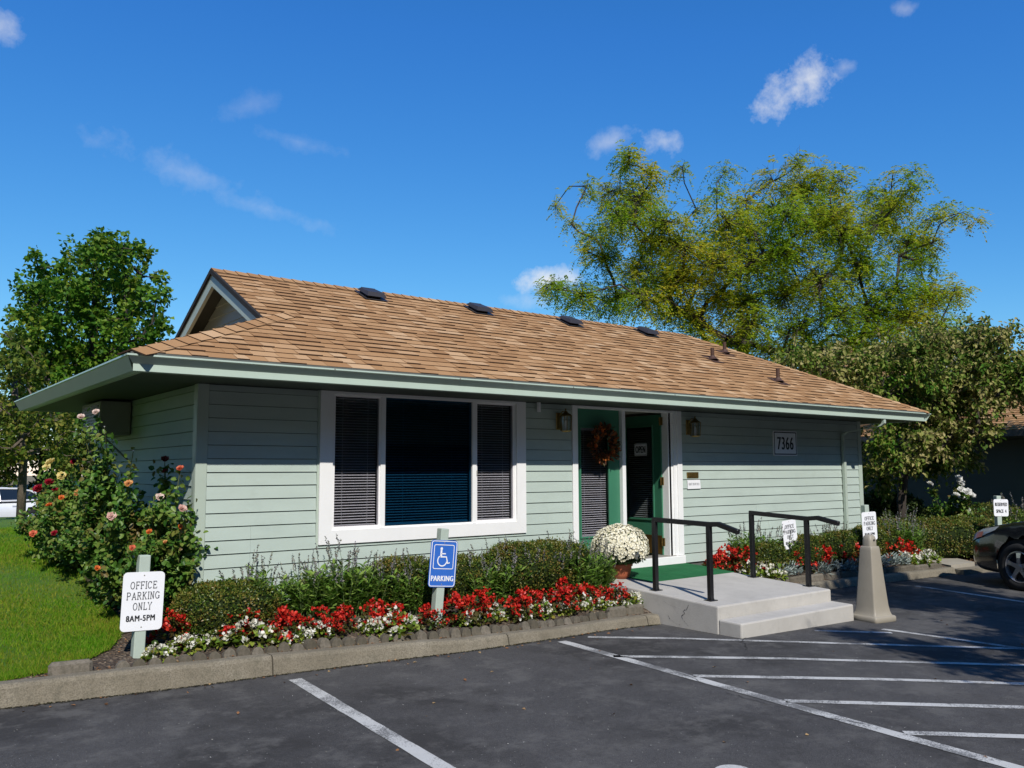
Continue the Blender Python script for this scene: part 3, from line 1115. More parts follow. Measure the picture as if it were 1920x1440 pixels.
def blind(label, x0, x1, z0, z1, y, rz=0.0, pitch=.0285, parent_rot=None, lit=True):
    t = thing('window_blind', label, 'blind', ((x0 + x1) / 2, y, z0), group='window blinds')
    w = (x1 - x0) / 2
    mb = MB().box((-w, -.02, z1 - z0 - .03), (w, .02, z1 - z0)); mb.build('head_rail', M['slat'], t, local=True)
    tilt = R(20)
    d = .0125
    prof = [(-d, 0), (-d * .4, .0022), (d * .4, .0022), (d, 0), (d * .4, .0012), (-d * .4, .0012)]
    prof = [(p[0] * math.cos(tilt) - p[1] * math.sin(tilt), p[0] * math.sin(tilt) + p[1] * math.cos(tilt)) for p in prof]
    mb = MB(); mb.prism(prof, 0, -w, w)
    me = raw_mesh('slat', np.array(mb.v), mb.f, M['slat'])
    z = .02
    rj = random.Random(int(x0 * 100))
    while z < z1 - z0 - .04:
        o = link_mesh('slat', me, t); o.location = (0, 0, z); o.rotation_euler = (R(rj.uniform(-2.5, 2.5)), R(rj.uniform(-.12, .12)), 0)
        z += pitch
    for fx in (-.55, .6):
        MB().box((fx * w - .0015, -.0165, .0), (fx * w + .0015, -.0145, z1 - z0 - .03)).build('cord', M['white'], t, local=True)
    MB().box((-w, -.014, 0), (w, .014, .012)).build('bottom_rail', M['slat'], t, local=True)
    return t


blind('white horizontal blind behind the left pane of the picture window', 1.385, 1.895, 1.085, 2.46, .078)
blind('white horizontal blind behind the wide blue-tinted middle pane', 1.975, 3.085, 1.085, 2.46, .078)
blind('white horizontal blind behind the right pane of the picture window', 3.165, 3.69, 1.085, 2.46, .078)

# ---- entrance
ent = MB()
ent.bbox((4.618, -.03, .49), (4.708, .09, 2.478), .004)
entrance = ent.build('entrance', M['white'], house)
MB().bbox((5.505, -.012, .49), (5.568, .12, 2.46), .004).build('centre_post', M['white'], entrance)
mb = MB(); mb.bbox((6.555, -.034, .49), (6.652, .004, 2.478), .004); mb.bbox((6.49, -.016, .49), (6.556, .004, 2.478), .003); mb.box((6.40, .004, .49), (6.50, .12, 2.46))
mb.bbox((6.455, .0, .49), (6.492, .06, 2.46), .003)
mb.build('door_jamb', M['white'], entrance)
MB().bbox((4.709, -.028, 2.445), (6.50, .10, 2.478), .004).build('door_head', M['white'], entrance)
MB().bbox((4.60, -.055, .375), (6.655, .12, .487), .005).build('door_sill', M['white'], entrance)
MB().box((4.72, -.02, .488), (6.50, .20, .497)).build('threshold', M['ac'], entrance)
sl = MB()
sl.box((4.709, .045, .498), (4.790, .085, 2.444)); sl.box((5.315, .045, .498), (5.504, .085, 2.444)); sl.box((4.790, .045, .498), (5.315, .085, .80)); sl.box((4.790, .045, 2.22), (5.315, .085, 2.444))
sidelight = sl.build('sidelight', M['green_door'], house)
mb = MB()
mb.bbox((4.790, .030, .80), (4.812, .050, 2.22), .004); mb.bbox((5.293, .030, .80), (5.315, .050, 2.22), .004); mb.bbox((4.812, .030, .80), (5.293, .050, .822), .004); mb.bbox((4.812, .030, 2.198), (5.293, .050, 2.22), .004)
mb.build('glazing_bead', M['green_door'], sidelight)
MB().box((4.80, .058, .81), (5.305, .062, 2.21)).build('pane', M['glass_screen'], sidelight)
blind('white horizontal blind in the green sidelight behind the wreath', 4.80, 5.305, .82, 2.20, .11)

# open door leaf, hinged on the right jamb and swung into the room
HX, HY, ANG = 6.40, .115, R(93)
DWD = .87
dl = MB()   # local: leaf runs along -x from the hinge when closed, outside face at y=-.022
for a, b in [((-DWD, -.022, 0), (-DWD + .14, .022, 1.93)), ((-.14, -.022, 0), (0, .022, 1.93)), ((-DWD + .14, -.022, 0), (-.14, .022, .46)), ((-DWD + .14, -.022, 1.79), (-.14, .022, 1.93))]:
    dl.box(a, b)
door = dl.build('door', M['green_door'], house, local=True)
door.location = Vector((HX, HY, .50)) - BASE[house.name]
door.rotation_euler = (0, 0, -ANG)
mb = MB()
mb.bbox((-DWD + .14, -.036, .46), (-DWD + .165, -.020, 1.79), .003); mb.bbox((-.165, -.036, .46), (-.14, -.020, 1.79), .003)
mb.bbox((-DWD + .165, -.036, .46), (-.165, -.020, .485), .003); mb.bbox((-DWD + .165, -.036, 1.765), (-.165, -.020, 1.79), .003)
mb.build('glazing_bead', M['green_door'], door, local=True)
MB().box((-DWD + .15, -.006, .47), (-.15, -.002, 1.78)).build('pane', M['glass'], door, local=True)
MB().box((-DWD + .01, -.026, .01), (-.01, -.0225, .26)).build('kick_plate', M['brass'], door, local=True)
mb = MB(); mb.lathe([(.0, 0), (.028, .002), (.03, .02), (.012, .035), (.012, .05), (.028, .065), (.03, .085), (.0, .10)], 14)
mb.v = [(v[0] - DWD + .07, -.022 - v[2], v[1] + .92) for v in mb.v]
mb.build('door_knob', M['brass'], door, True, local=True)
hj = MB()
for z in (.12, .95, 1.78):
    hj.box((-.012, -.036, z), (.050, -.0225, z + .11)); hj.tube([(.004, -.036, z), (.004, -.036, z + .11)], .008, 8)
hj.build('hinge', M['brass'], door, local=True)
mb = MB()
me = None
for i in range(44):
    z = .50 + i * .0285
    mb.add([(-DWD + .16, .018, z - .004), (-.16, .018, z - .004), (-.16, .0385, z + .006), (-DWD + .16, .0385, z + .006)], [(0, 1, 2, 3)])
o = mb.build('door_blind', M['slat'], door, local=True)

# ---- soffit, fascia, gutters
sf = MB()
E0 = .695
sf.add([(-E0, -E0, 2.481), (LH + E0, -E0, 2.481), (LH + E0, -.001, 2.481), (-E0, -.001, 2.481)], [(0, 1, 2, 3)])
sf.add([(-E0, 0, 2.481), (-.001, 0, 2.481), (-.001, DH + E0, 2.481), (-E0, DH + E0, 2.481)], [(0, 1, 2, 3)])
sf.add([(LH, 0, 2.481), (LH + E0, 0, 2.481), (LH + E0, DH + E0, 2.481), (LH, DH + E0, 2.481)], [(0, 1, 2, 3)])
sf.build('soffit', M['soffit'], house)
fa = MB()
fa.box((-E0 - .02, -E0 - .02, 2.472), (LH + E0 + .02, -E0, 2.60)); fa.box((-E0 - .02, -E0 + .001, 2.472), (-E0, DH + E0, 2.60))
fa.box((LH + E0, -E0 + .001, 2.472), (LH + E0 + .02, DH + E0, 2.60)); fa.box((-E0, DH + E0, 2.472), (LH + E0, DH + E0 + .02, 2.60))
fa.build('fascia', M['trim_green'], house)
PF = [(.716, 2.476), (.790, 2.472), (.790, 2.532), (.800, 2.540), (.838, 2.582), (.852, 2.590), (.852, 2.604), (.840, 2.604), (.828, 2.588), (.78, 2.53), (.73, 2.51), (.716, 2.60)]
PS = [(.716, 2.476), (.790, 2.472), (.818, 2.532), (.822, 2.540), (.842, 2.582), (.852, 2.590), (.852, 2.604), (.840, 2.604), (.828, 2.588), (.78, 2.53), (.73, 2.51), (.716, 2.60)]
n = len(PF)
V = [(-o, -o, z) for o, z in PF] + [(LH + o, -o, z) for o, z in PF]
F = [(i, (i + 1) % n, n + (i + 1) % n, n + i) for i in range(n)]
F.append(tuple(range(n, 2 * n)))
gut = add_part('gutter', V, F, M['gutter'], house)
V = [(-o, -o, z) for o, z in PS] + [(-o, DH + o, z) for o, z in PS]
add_part('gutter', V, [(i, n + i, n + (i + 1) % n, (i + 1) % n) for i in range(n)], M['gutter'], house)
V = [(LH + o, -o, z) for o, z in PS] + [(LH + o, DH + o, z) for o, z in PS]
add_part('gutter', V, [(i, (i + 1) % n, n + (i + 1) % n, n + i) for i in range(n)], M['gutter'], house)
for x in (.95, 2.35, 3.9, 5.6, 7.3, 9.0, 10.4):
    MB().box((x, -.8545, 2.592), (x + .012, -.8525, 2.606)).build('gutter_seam', M['ac'], gut)
# downspout with elbows near the right corner
ds = MB()
def flat_pipe(pts, w=.062, d=.045):
    V, F = [], []
    for (x, y, z) in pts:
        V += [(x - w / 2, y - d / 2, z), (x + w / 2, y - d / 2, z), (x + w / 2, y + d / 2, z), (x - w / 2, y + d / 2, z)]
    for i in range(len(pts) - 1):
        for k in range(4):
            F.append((i * 4 + k, i * 4 + (k + 1) % 4, i * 4 + 4 + (k + 1) % 4, i * 4 + 4 + k))
    ds.add(V, F)
flat_pipe([(10.71, -.755, 2.474), (10.71, -.755, 2.40), (10.70, -.70, 2.355), (10.67, -.10, 2.28), (10.66, -.055, 2.24), (10.66, -.052, .45)])
ds.build('downspout', M['trim_green'], gut)

# ---- roof
ZE = 2.627
CS, SN = math.cos(math.atan(.5)), math.sin(math.atan(.5))
YR, ZR = 2.066, 2.60 + .5 * (2.066 + .85)
RX0, RX1 = .76, 9.171
XE0, XE1 = -.80, LH + .80
hipL = lambda y: (y + .85) / .775 - .85
dk = MB()
zf_ = lambda y: 2.60 + .5 * (y + .85)
zl_ = lambda x: 2.60 + .387 * (x + .85)
YB = 2 * YR
dk.add([(XE0, -.80, ZE - .004), (XE1, -.80, ZE - .004), (RX1, YR, ZR), (RX0, YR, ZR), (RX0, .42, zf_(.42)), (hipL(.30), .30, zf_(.30))], [(0, 1, 2, 3, 4, 5)])
dk.add([(XE0, YB + .80, ZE - .004), (XE1, YB + .80, ZE - .004), (RX1, YR, ZR), (RX0, YR, ZR), (RX0, YB - .42, zf_(.42)), (hipL(.30), YB - .30, zf_(.30))], [(5, 4, 3, 2, 1, 0)])
dk.add([(XE1, -.80, ZE - .004), (XE1, YB + .80, ZE - .004), (RX1, YR, ZR)], [(0, 1, 2)])
GX = 1.02
dk.add([(XE0, -.80, zl_(XE0)), (GX, (GX + .85) * .775 - .85, zl_(GX)), (GX, YB - (GX + .85) * .775 + .85, zl_(GX)), (XE0, YB + .80, zl_(XE0))], [(0, 1, 2, 3)])
roof = dk.build('roof', M['roof_deck'], house)
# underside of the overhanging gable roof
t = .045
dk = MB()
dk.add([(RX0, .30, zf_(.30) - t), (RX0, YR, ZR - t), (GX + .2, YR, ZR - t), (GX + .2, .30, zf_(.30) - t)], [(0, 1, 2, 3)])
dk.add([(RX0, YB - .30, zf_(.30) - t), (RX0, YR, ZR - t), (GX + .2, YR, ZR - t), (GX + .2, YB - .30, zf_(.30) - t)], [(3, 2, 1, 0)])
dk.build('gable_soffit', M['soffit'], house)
# gable wall (clad with lap boards), rakes and shingle edge
gw = MB(); gw.add([(GX, .70, zl_(GX) - .15), (GX, YR, ZR - .05), (GX, YB - .70, zl_(GX) - .15)], [(0, 1, 2)])
gable = gw.build('gable_wall', M['core'], house)
z = zl_(GX) + .01
while z < ZR - .12:
    ya = -.85 + (z + .127 + .05 - 2.60) / .5
    ya = min(ya, YR - .03)
    yb_ = ya - .127 / .5
    V = [(GX - .004, yb_, z), (GX - .02, yb_, z), (GX - .009, ya, z + .127), (GX - .004, YB - yb_, z), (GX - .02, YB - yb_, z), (GX - .009, YB - ya, z + .127)]
    add_part('siding_board', V, [(0, 1, 2), (5, 4, 3), (1, 4, 5, 2), (0, 3, 4, 1)], M['siding'], gable)
    z += .127
def rake(y0, s_):
    # board under the roof edge from foot to ridge, in the plane x = RX0
    f = lambda y: zf_(y if s_ > 0 else YB - y)
    a, b = (y0, YR) if s_ > 0 else (YB - y0, YR)
    dn = .135
    pts = [(a, f(a) - .046), (b, ZR - .046), (b, ZR - .046 - dn * 1.1), (a + s_ * .10, f(a + s_ * .10) - .046 - dn), (a, f(a) - .046 - .06)]
    MB().prism([(p[0], p[1]) for p in pts], 0, RX0 - .005, RX0 + .035).build('rake_board', M['trim_green'], house)
    pts = [(a - s_ * .04, f(a - s_ * .04) + .012), (b, ZR + .014), (b, ZR - .045), (a - s_ * .04, f(a - s_ * .04) - .045)]
    MB().prism([(p[0], p[1]) for p in pts], 0, RX0 - .03, RX0 + .002).build('drip_edge', M['tar'], house)
rake(.47, 1); rake(.30, -1)
MB().prism([(1.05, 3.20), (1.35, 3.20), (1.28, 3.48), (1.20, 3.56), (1.12, 3.48)], 0, GX - .10, GX - .06).build('gable_vent', M['white'], house)

MB().box((XE0 - .02, -.832, 2.607), (XE1 + .02, -.78, 2.622)).build('eave_shadow_strip', M['core'], house)  # dark strip painting in the shadow line between gutter lip and shingles
# shingles on the front slope
M['butt'] = paint('shingle_butt', (.055, .03, .018), .2, 20, .95, 0)
COURSE = .140
SL = (YR + .80) / CS
WIDTHS = [.11, .14, .17, .21, .25]
rs = random.Random(11)


def tab_geo(w, h, t):
    V = [(0, 0, 0), (w, 0, 0), (w, h, 0), (0, h, 0), (0, 0, t), (w, 0, t), (w, h, .002), (0, h, .002)]
    F = [(0, 1, 5, 4), (4, 5, 6, 7), (1, 2, 6, 5), (3, 0, 4, 7)]
    return V, F


tab_meshes = {}
for wi, w in enumerate(WIDTHS):
    for ti, t in enumerate((.010, .018)):
        V, F = tab_geo(w - .004, COURSE + .012, t)
        me = raw_mesh('shingle', V, F, [M['shingle'], M['butt']])
        me.polygons[0].material_index = 1
        tab_meshes[(wi, ti)] = me
tabs = []
nco = int(SL / COURSE) + 1
for c in range(nco):
    s0 = c * COURSE - .02
    y = -.80 + s0 * CS
    ymid = y + COURSE * CS * .5
    xl = max(hipL(ymid), XE0 - .02) if hipL(ymid) < RX0 else RX0
    xr = LH - ymid + .02
    x = xl - rs.uniform(0, .15)
    while x < xr:
        wi = rs.randrange(5); ti = rs.randrange(2)
        x0, x1 = max(x, xl), min(x + WIDTHS[wi], xr)
        if x1 - x0 > .03:
            hh = 1.0 if (s0 + COURSE + .012) < SL else (SL - s0) / (COURSE + .012)
            tabs.append((x0, s0, (x1 - x0) / WIDTHS[wi], wi, ti, hh))
        x += WIDTHS[wi]
def tab_pos(x0, s0):
    return np.array([x0, -.80 + s0 * CS, ZE + s0 * SN])
tabs.sort(key=lambda q: np.linalg.norm(tab_pos(q[0], q[1]) - CAM))
TILT = math.atan(.5)
for (x0, s0, sx, wi, ti, hh) in tabs[:300]:
    o = link_mesh('shingle', tab_meshes[(wi, ti)], roof)
    o.location = Vector(tab_pos(x0, s0)) - BASE[roof.name]
    o.rotation_euler = (TILT, 0, 0)
    o.scale = (sx, hh, 1)
V, F, mi = [], [], []
for (x0, s0, sx, wi, ti, hh) in tabs[300:]:
    v, f = tab_geo(WIDTHS[wi] * sx - .004, (COURSE + .012) * hh, (.010, .018)[ti])
    p = tab_pos(x0, s0); o_ = len(V)
    for q in v:
        V.append((p[0] + q[0], p[1] + q[1] * CS - q[2] * SN, p[2] + q[1] * SN + q[2] * CS))
    F += [tuple(i + o_ for i in ff) for ff in f]; mi += [1, 0, 0, 0]
sh = add_part('shingle_field', V, F, [M['shingle_field'], M['butt']], roof)
sh.data.polygons.foreach_set('material_index', np.array(mi, dtype=np.int32))
sh['kind'] = 'stuff'


# hip and ridge caps: folded pieces
nF = np.array([0, -.5, 1.0]); nL = np.array([-.387, 0, 1.0]); nR = np.array([.5, 0, 1.0]); nB = np.array([0, .5, 1.0])
A0 = (-.815, -.823, 2.617)
H1 = (1.13, (1.13 + .85) * .775 - .85, 2.60 + .5 * ((1.13 + .85) * .775))
d_h = unit(np.array(H1) - np.array(A0))


def cap_run2(a, b, na, sa, nb, sb, step, w, lift=.016):
    a = np.array(a, float); b = np.array(b, float); d = b - a; Lr = np.linalg.norm(d); d /= Lr
    na, nb, sa, sb = unit(na), unit(nb), unit(sa), unit(sb)
    up = unit(na + nb)
    for i in range(int(Lr / step) + 1):
        p = a + d * i * step; q = a + d * min(Lr, (i + 1) * step + .03)
        V = []
        for pt, lf in ((p, lift), (q, lift * .45)):
            V += [pt + sa * w + na * lf, pt + up * (lf + .006), pt + sb * w + nb * lf,
                  pt + sa * w + na * (lf - .012), pt + up * (lf - .006), pt + sb * w + nb * (lf - .012)]
        F = [(0, 1, 7, 6), (1, 2, 8, 7), (0, 3, 4, 1), (1, 4, 5, 2), (0, 6, 9, 3), (2, 5, 11, 8)]
        o = add_part('cap_shingle', V, F, [M['shingle'], M['butt']], roof)
        for k in (2, 3, 4):
            o.data.polygons[k].material_index = 1


def down(n, d):
    n = unit(n); d = unit(d)
    s = np.cross(n, d)
    return s


sF = down(nF, d_h); sF = sF if sF[1] < 0 else -sF
sL = down(nL, d_h); sL = sL if sL[0] < 0 else -sL
cap_run2(A0, H1, nF, sF, nL, sL, .19, .135, .022)
d_r = np.array([1.0, 0, 0])
sF = down(nF, d_r); sF = sF if sF[1] < 0 else -sF
sB = down(nB, d_r); sB = sB if sB[1] > 0 else -sB
cap_run2((RX0 - .02, YR, ZR + .004), (RX1, YR, ZR + .004), nF, sF, nB, sB, .145, .13, .02)
B0 = (XE1 + .01, -.81, 2.62); d_q = unit(np.array((RX1, YR, ZR)) - np.array(B0))
sF = down(nF, d_q); sF = sF if sF[1] < 0 else -sF
sR = down(nR, d_q); sR = sR if sR[0] > 0 else -sR
cap_run2(B0, (RX1, YR, ZR), nF, sF, nR, sR, .16, .13, .02)

# box vents near the ridge and pipe flashings
for x in (2.74, 4.47, 6.21, 7.92):
    yv = 1.78; zv = zf_(yv)
    mb = MB()
    P8 = []
    for (lx, ls, lz) in [(-.14, -.14, .06), (.14, -.14, .06), (.14, .18, .05), (-.14, .18, .05), (-.115, -.09, .105), (.115, -.09, .105), (.115, .14, .085), (-.115, .14, .085)]:
        P8.append((x + lx, yv + ls * CS - lz * SN, zv + ls * SN + lz * CS))
    mb.add(P8, [(0, 3, 2, 1), (4, 5, 6, 7), (0, 1, 5, 4), (1, 2, 6, 5), (2, 3, 7, 6), (3, 0, 4, 7)])
    P8 = []
    for (lx, ls, lz) in [(-.10, -.06, .0), (.10, -.06, .0), (.10, .16, .0), (-.10, .16, .0), (-.10, -.06, .08), (.10, -.06, .08), (.10, .16, .09), (-.10, .16, .09)]:
        P8.append((x + lx, yv + ls * CS - lz * SN, zv + ls * SN + lz * CS))
    mb.add(P8, [(0, 3, 2, 1), (4, 5, 6, 7), (0, 1, 5, 4), (1, 2, 6, 5), (2, 3, 7, 6), (3, 0, 4, 7)])
    P8 = []
    for (lx, ls, lz) in [(-.17, -.17, .022), (.17, -.17, .022), (.17, .2, .024), (-.17, .2, .024)]:
        P8.append((x + lx, yv + ls * CS - lz * SN, zv + ls * SN + lz * CS))
    mb.add(P8, [(0, 1, 2, 3)])
    mb.build('roof_vent', M['vent'], roof)
for (x, y, h, r) in [(8.36, .78, .20, .030), (9.24, 1.23, .20, .030), (9.01, .02, .22, .030)]:
    z = zf_(y)
    mb = MB(); mb.tube([(x, y, z - .05), (x, y, z + h)], r, 12)
    mb.lathe([(.10, .02), (.055, .05), (r + .004, .085)], 14, (x, y, z - .01))
    P4 = [(x + lx, y + ls * CS - .014 * SN, z + ls * SN + .016 * CS) for lx, ls in ((-.13, -.16), (.13, -.16), (.13, .14), (-.13, .14))]
    mb.add(P4, [(0, 1, 2, 3)])
    mb.build('vent_pipe', M['pipe'], roof)

# ================================================================== steps, rails, small things at the entrance
LX0, LX1 = 4.56, 6.60
land_z = lambda y: .268 + .115 * (y + 2.29) / 2.29
st = thing('entrance_steps', 'pale grey painted concrete steps and landing in front of the door', 'steps', (5.58, -1.2, 0))


def bevel(o, w, seg=2):
    m = o.modifiers.new('edge', 'BEVEL'); m.width = w; m.segments = seg; m.limit_method = 'ANGLE'; m.angle_limit = R(40)


o = MB().prism([(-2.29, -.15), (-2.29, .268), (-.058, land_z(-.058)), (-.058, -.15)], 0, LX0, LX1).build('landing', M['concrete_step'], st)
bevel(o, .016)
o = MB().prism([(-2.575, -.15), (-2.572, .130), (-2.2895, .137), (-2.2895, -.15)], 0, LX0 + .006, LX1 - .006).build('tread', M['concrete_step'], st)
bevel(o, .016)
# crack in the side of the landing
M['crack'] = paint('crack_in_landing', (.075, .07, .065), .3, 30, 1, 0)
def crack(pts, ws):
    V, F = [], []
    P2, W2 = [], []
    for i in range(len(pts) - 1):
        for k in range(4):
            q = k / 4
            P2.append((pts[i][0] * (1 - q) + pts[i + 1][0] * q + RNG.uniform(-.006, .006), pts[i][1] * (1 - q) + pts[i + 1][1] * q + RNG.uniform(-.004, .004)))
            W2.append((ws[i] * (1 - q) + ws[i + 1] * q) * RNG.uniform(.25, .8))
    pts, ws = P2, W2
    for (y, z), w in zip(pts, ws):
        V += [(LX0 - .002, y - w, z - w * .3), (LX0 - .002, y + w, z + w * .3)]
    for i in range(len(pts) - 1):
        F.append((2 * i, 2 * i + 1, 2 * i + 3, 2 * i + 2))
    add_part('crack', V, F, M['crack'], st)
crack([(-1.90, .245), (-1.895, .215), (-1.87, .185), (-1.83, .17), (-1.85, .14), (-1.80, .115), (-1.82, .08), (-1.86, .045), (-1.90, .01)], [.003, .005, .006, .012, .005, .009, .004, .005, .008])
crack([(-1.56, .235), (-1.60, .215), (-1.66, .205), (-1.74, .188), (-1.83, .176)], [.008, .004, .003, .002, .003])
crack([(-1.60, .10), (-1.64, .06), (-1.72, .02), (-1.80, .012)], [.008, .007, .006, .006])

def handrail(label, p1, p2, top1, top2, bend, end):
    t = thing('handrail', label, 'handrail', (p1[0], (p1[1] + p2[1]) / 2, land_z(p2[1])), group='handrails of the entrance steps')
    hw = .026
    for p, top in ((p1, top1), (p2, top2)):
        zb = land_z(p[1])
        MB().bbox((p[0] - hw, p[1] - hw, zb), (p[0] + hw, p[1] + hw, top - .02), .004).build('post', M['black_metal'], t)
        mb = MB().bbox((p[0] - .06, p[1] - .05, zb - .002), (p[0] + .06, p[1] + .05, zb + .008), .003)
        for sx in (-.045, .045):
            mb.lathe([(.010, .008), (.010, .018), (.005, .019), (.005, .034), (0, .034)], 6, (p[0] + sx, p[1], zb))
        mb.build('base_plate', M['black_metal'], t)
    mb = MB()
    pts = [(p1[0], p1[1] + hw, top1), (p2[0], p2[1], top2), bend, end]
    mb.tube(pts, .037, 4)
    o = mb.build('top_rail', M['black_metal'], t); bevel(o, .005, 1)
    return t


def railpts(p1, p2, t1, t2, bd, en):
    z1 = on_axis(t1[0], t1[1], 1, p1[1])[2]; z2 = on_axis(t2[0], t2[1], 1, p2[1])[2]
    b = on_axis(bd[0], bd[1], 0, p2[0]); e = on_axis(en[0], en[1], 0, p2[0] + .01)
    return z1, z2, tuple(b), tuple(e)


z1, z2, b_, e_ = railpts((4.683, -1.318), (4.758, -2.039), (1231, 974), (1332, 983), (1347, 983), (1385, 998))
handrail('black metal handrail on the left side of the steps, nearer the potted flowers', (4.69, -1.318), (4.755, -2.039), z1, z2, b_, e_)
z1, z2, b_, e_ = railpts((6.518, -1.277), (6.551, -2.034), (1414, 961), (1518, 972), (1533, 971), (1573, 982))
handrail('black metal handrail on the right side of the steps, nearer the beige cone', (6.50, -1.277), (6.545, -2.034), z1, z2, b_, e_)

# door mat
V, F = [], []
cn = [(5.03, -.92), (6.60, -.90), (6.63, -.075), (5.0, -.075)]
for k in range(13):
    for j in range(9):
        a, b = k / 12, j / 8
        p = np.array(cn[0]) * (1 - a) * (1 - b) + np.array(cn[1]) * a * (1 - b) + np.array(cn[2]) * a * b + np.array(cn[3]) * (1 - a) * b
        V.append((p[0], p[1], land_z(p[1]) + .010 + .003 * math.sin(k * 1.3 + j) * (1 if 0 < j < 8 else 0)))
nV = len(V)
V += [(v[0], v[1], v[2] - .009) for v in V]
for k in range(12):
    for j in range(8):
        F.append((k * 9 + j, (k + 1) * 9 + j, (k + 1) * 9 + j + 1, k * 9 + j + 1))
rim = [k * 9 for k in range(13)] + [12 * 9 + j for j in range(1, 9)] + [k * 9 + 8 for k in range(11, -1, -1)] + [j for j in range(7, 0, -1)]
for i in range(len(rim)):
    a, b = rim[i], rim[(i + 1) % len(rim)]
    F.append((a, nV + a, nV + b, b))
tag(add_part('door_mat', V, F, M['mat']), 'green outdoor carpet mat on the landing before the door', 'mat')


# ------------------------------------------------------------------ lettering
def text_mesh(body, w, h, bold=.0, gap=1.0, heavy=.0):
    cu = bpy.data.curves.new('lettering', 'FONT')
    cu.body = body
    cu.offset = bold
    cu.space_character = gap
    cu.align_x = 'LEFT'
    cu.resolution_u = 3
    ob = bpy.data.objects.new('lettering', cu)
    me = bpy.data.meshes.new_from_object(ob)
    V = np.array([v.co[:] for v in me.vertices]); F = [tuple(p.vertices) for p in me.polygons]
    bpy.data.objects.remove(ob); bpy.data.curves.remove(cu); bpy.data.meshes.remove(me)
    mn, mx = V.min(0), V.max(0)
    V = (V - (mn + mx) / 2) / np.maximum(mx - mn, 1e-6)
    V = np.stack([V[:, 0] * w, np.zeros(len(V)), V[:, 1] * h], 1)
    if heavy:
        n0 = len(V); Vs, Fs = [], []
        for k, dx in enumerate((-1, -.33, .33, 1)):
            Vs.append(V + np.array([dx * heavy * h, -.0004 * k, 0])); Fs += [tuple(i + n0 * k for i in f) for f in F]
        return np.concatenate(Vs), Fs
    return V, F


GLY = {
    'O': [[(.32 + .30 * math.cos(a), .5 + .49 * math.sin(a)) for a in np.linspace(0, 2 * math.pi, 21)]],
    'F': [[(.12, 0), (.12, 1)], [(.02, 1), (.60, 1), (.60, .82)], [(.12, .52), (.44, .52)], [(.44, .62), (.44, .42)], [(.0, 0), (.26, 0)]],
    'I': [[(.15, 0), (.15, 1)], [(.02, 0), (.28, 0)], [(.02, 1), (.28, 1)]],
    'C': [[(.33 + .30 * math.cos(a), .5 + .49 * math.sin(a)) for a in np.linspace(R(38), R(322), 17)], [(.57, .98), (.57, .74)]],
    'E': [[(.12, 0), (.12, 1)], [(.02, 1), (.58, 1), (.58, .82)], [(.12, .52), (.42, .52)], [(.42, .62), (.42, .42)], [(.02, 0), (.62, 0), (.62, .2)]],
    'P': [[(.12, 0), (.12, 1)], [(.02, 1), (.36, 1)] + [(.36 + .22 * math.cos(a), .74 + .26 * math.sin(a)) for a in np.linspace(R(90), R(-90), 9)] + [(.12, .48)], [(.0, 0), (.26, 0)]],
    'A': [[(.08, 0), (.34, 1)], [(.34, 1), (.60, 0)], [(.17, .34), (.51, .34)], [(-.02, 0), (.18, 0)], [(.50, 0), (.70, 0)]],
    'R': [[(.12, 0), (.12, 1)], [(.02, 1), (.36, 1)] + [(.36 + .20 * math.cos(a), .76 + .24 * math.sin(a)) for a in np.linspace(R(90), R(-90), 9)] + [(.12, .52)], [(.34, .52), (.58, 0), (.68, 0)], [(.0, 0), (.26, 0)]],
    'K': [[(.12, 0), (.12, 1)], [(.56, 1), (.13, .42)], [(.26, .60), (.58, 0)], [(.0, 0), (.26, 0)], [(.0, 1), (.26, 1)], [(.46, 1), (.66, 1)], [(.48, 0), (.70, 0)]],
    'N': [[(.12, 0), (.12, 1)], [(.12, 1), (.54, 0)], [(.54, 0), (.54, 1)], [(.0, 0), (.24, 0)], [(.0, 1), (.12, 1)], [(.42, 1), (.66, 1)]],
    'G': [[(.33 + .30 * math.cos(a), .5 + .49 * math.sin(a)) for a in np.linspace(R(42), R(330), 17)], [(.57, .96), (.57, .76)], [(.60, .02), (.60, .40)], [(.44, .40), (.70, .40)]],
    'L': [[(.12, 0), (.12, 1)], [(.0, 1), (.26, 1)], [(.0, 0), (.56, 0), (.56, .22)]],
    'Y': [[(.06, 1), (.32, .46), (.58, 1)], [(.32, .46), (.32, 0)], [(.20, 0), (.44, 0)], [(-.04, 1), (.18, 1)], [(.48, 1), (.68, 1)]],
}
ADV = {'I': .40, 'F': .74, 'E': .76, 'L': .70}


def ribbon(pts, w):
    pts = [np.array(p, float) for p in pts]
    V, F = [], []
    for i, p in enumerate(pts):
        d = pts[min(i + 1, len(pts) - 1)] - pts[max(i - 1, 0)]
        d = d / (np.linalg.norm(d) + 1e-9)
        nn = np.array([-d[1], d[0]])
        V += [p + nn * w / 2, p - nn * w / 2]
    for i in range(len(pts) - 1):
        F.append((2 * i, 2 * i + 1, 2 * i + 3, 2 * i + 2))
    return V, F


def serif_text(body, w, h, stroke):
    tot = sum(ADV.get(c, .82) for c in body) - .14
    V, F = [], []
    x = 0
    sx = w / tot
    for c in body:
        for pl in GLY[c]:
            v, f = ribbon([((x + p[0]) * sx - w / 2, (p[1] - .5) * h) for p in pl], stroke)
            o_ = len(V); V += [(q[0], 0, q[1]) for q in v]; F += [tuple(i + o_ for i in ff) for ff in f]
        x += ADV.get(c, .82)
    return np.array(V), F


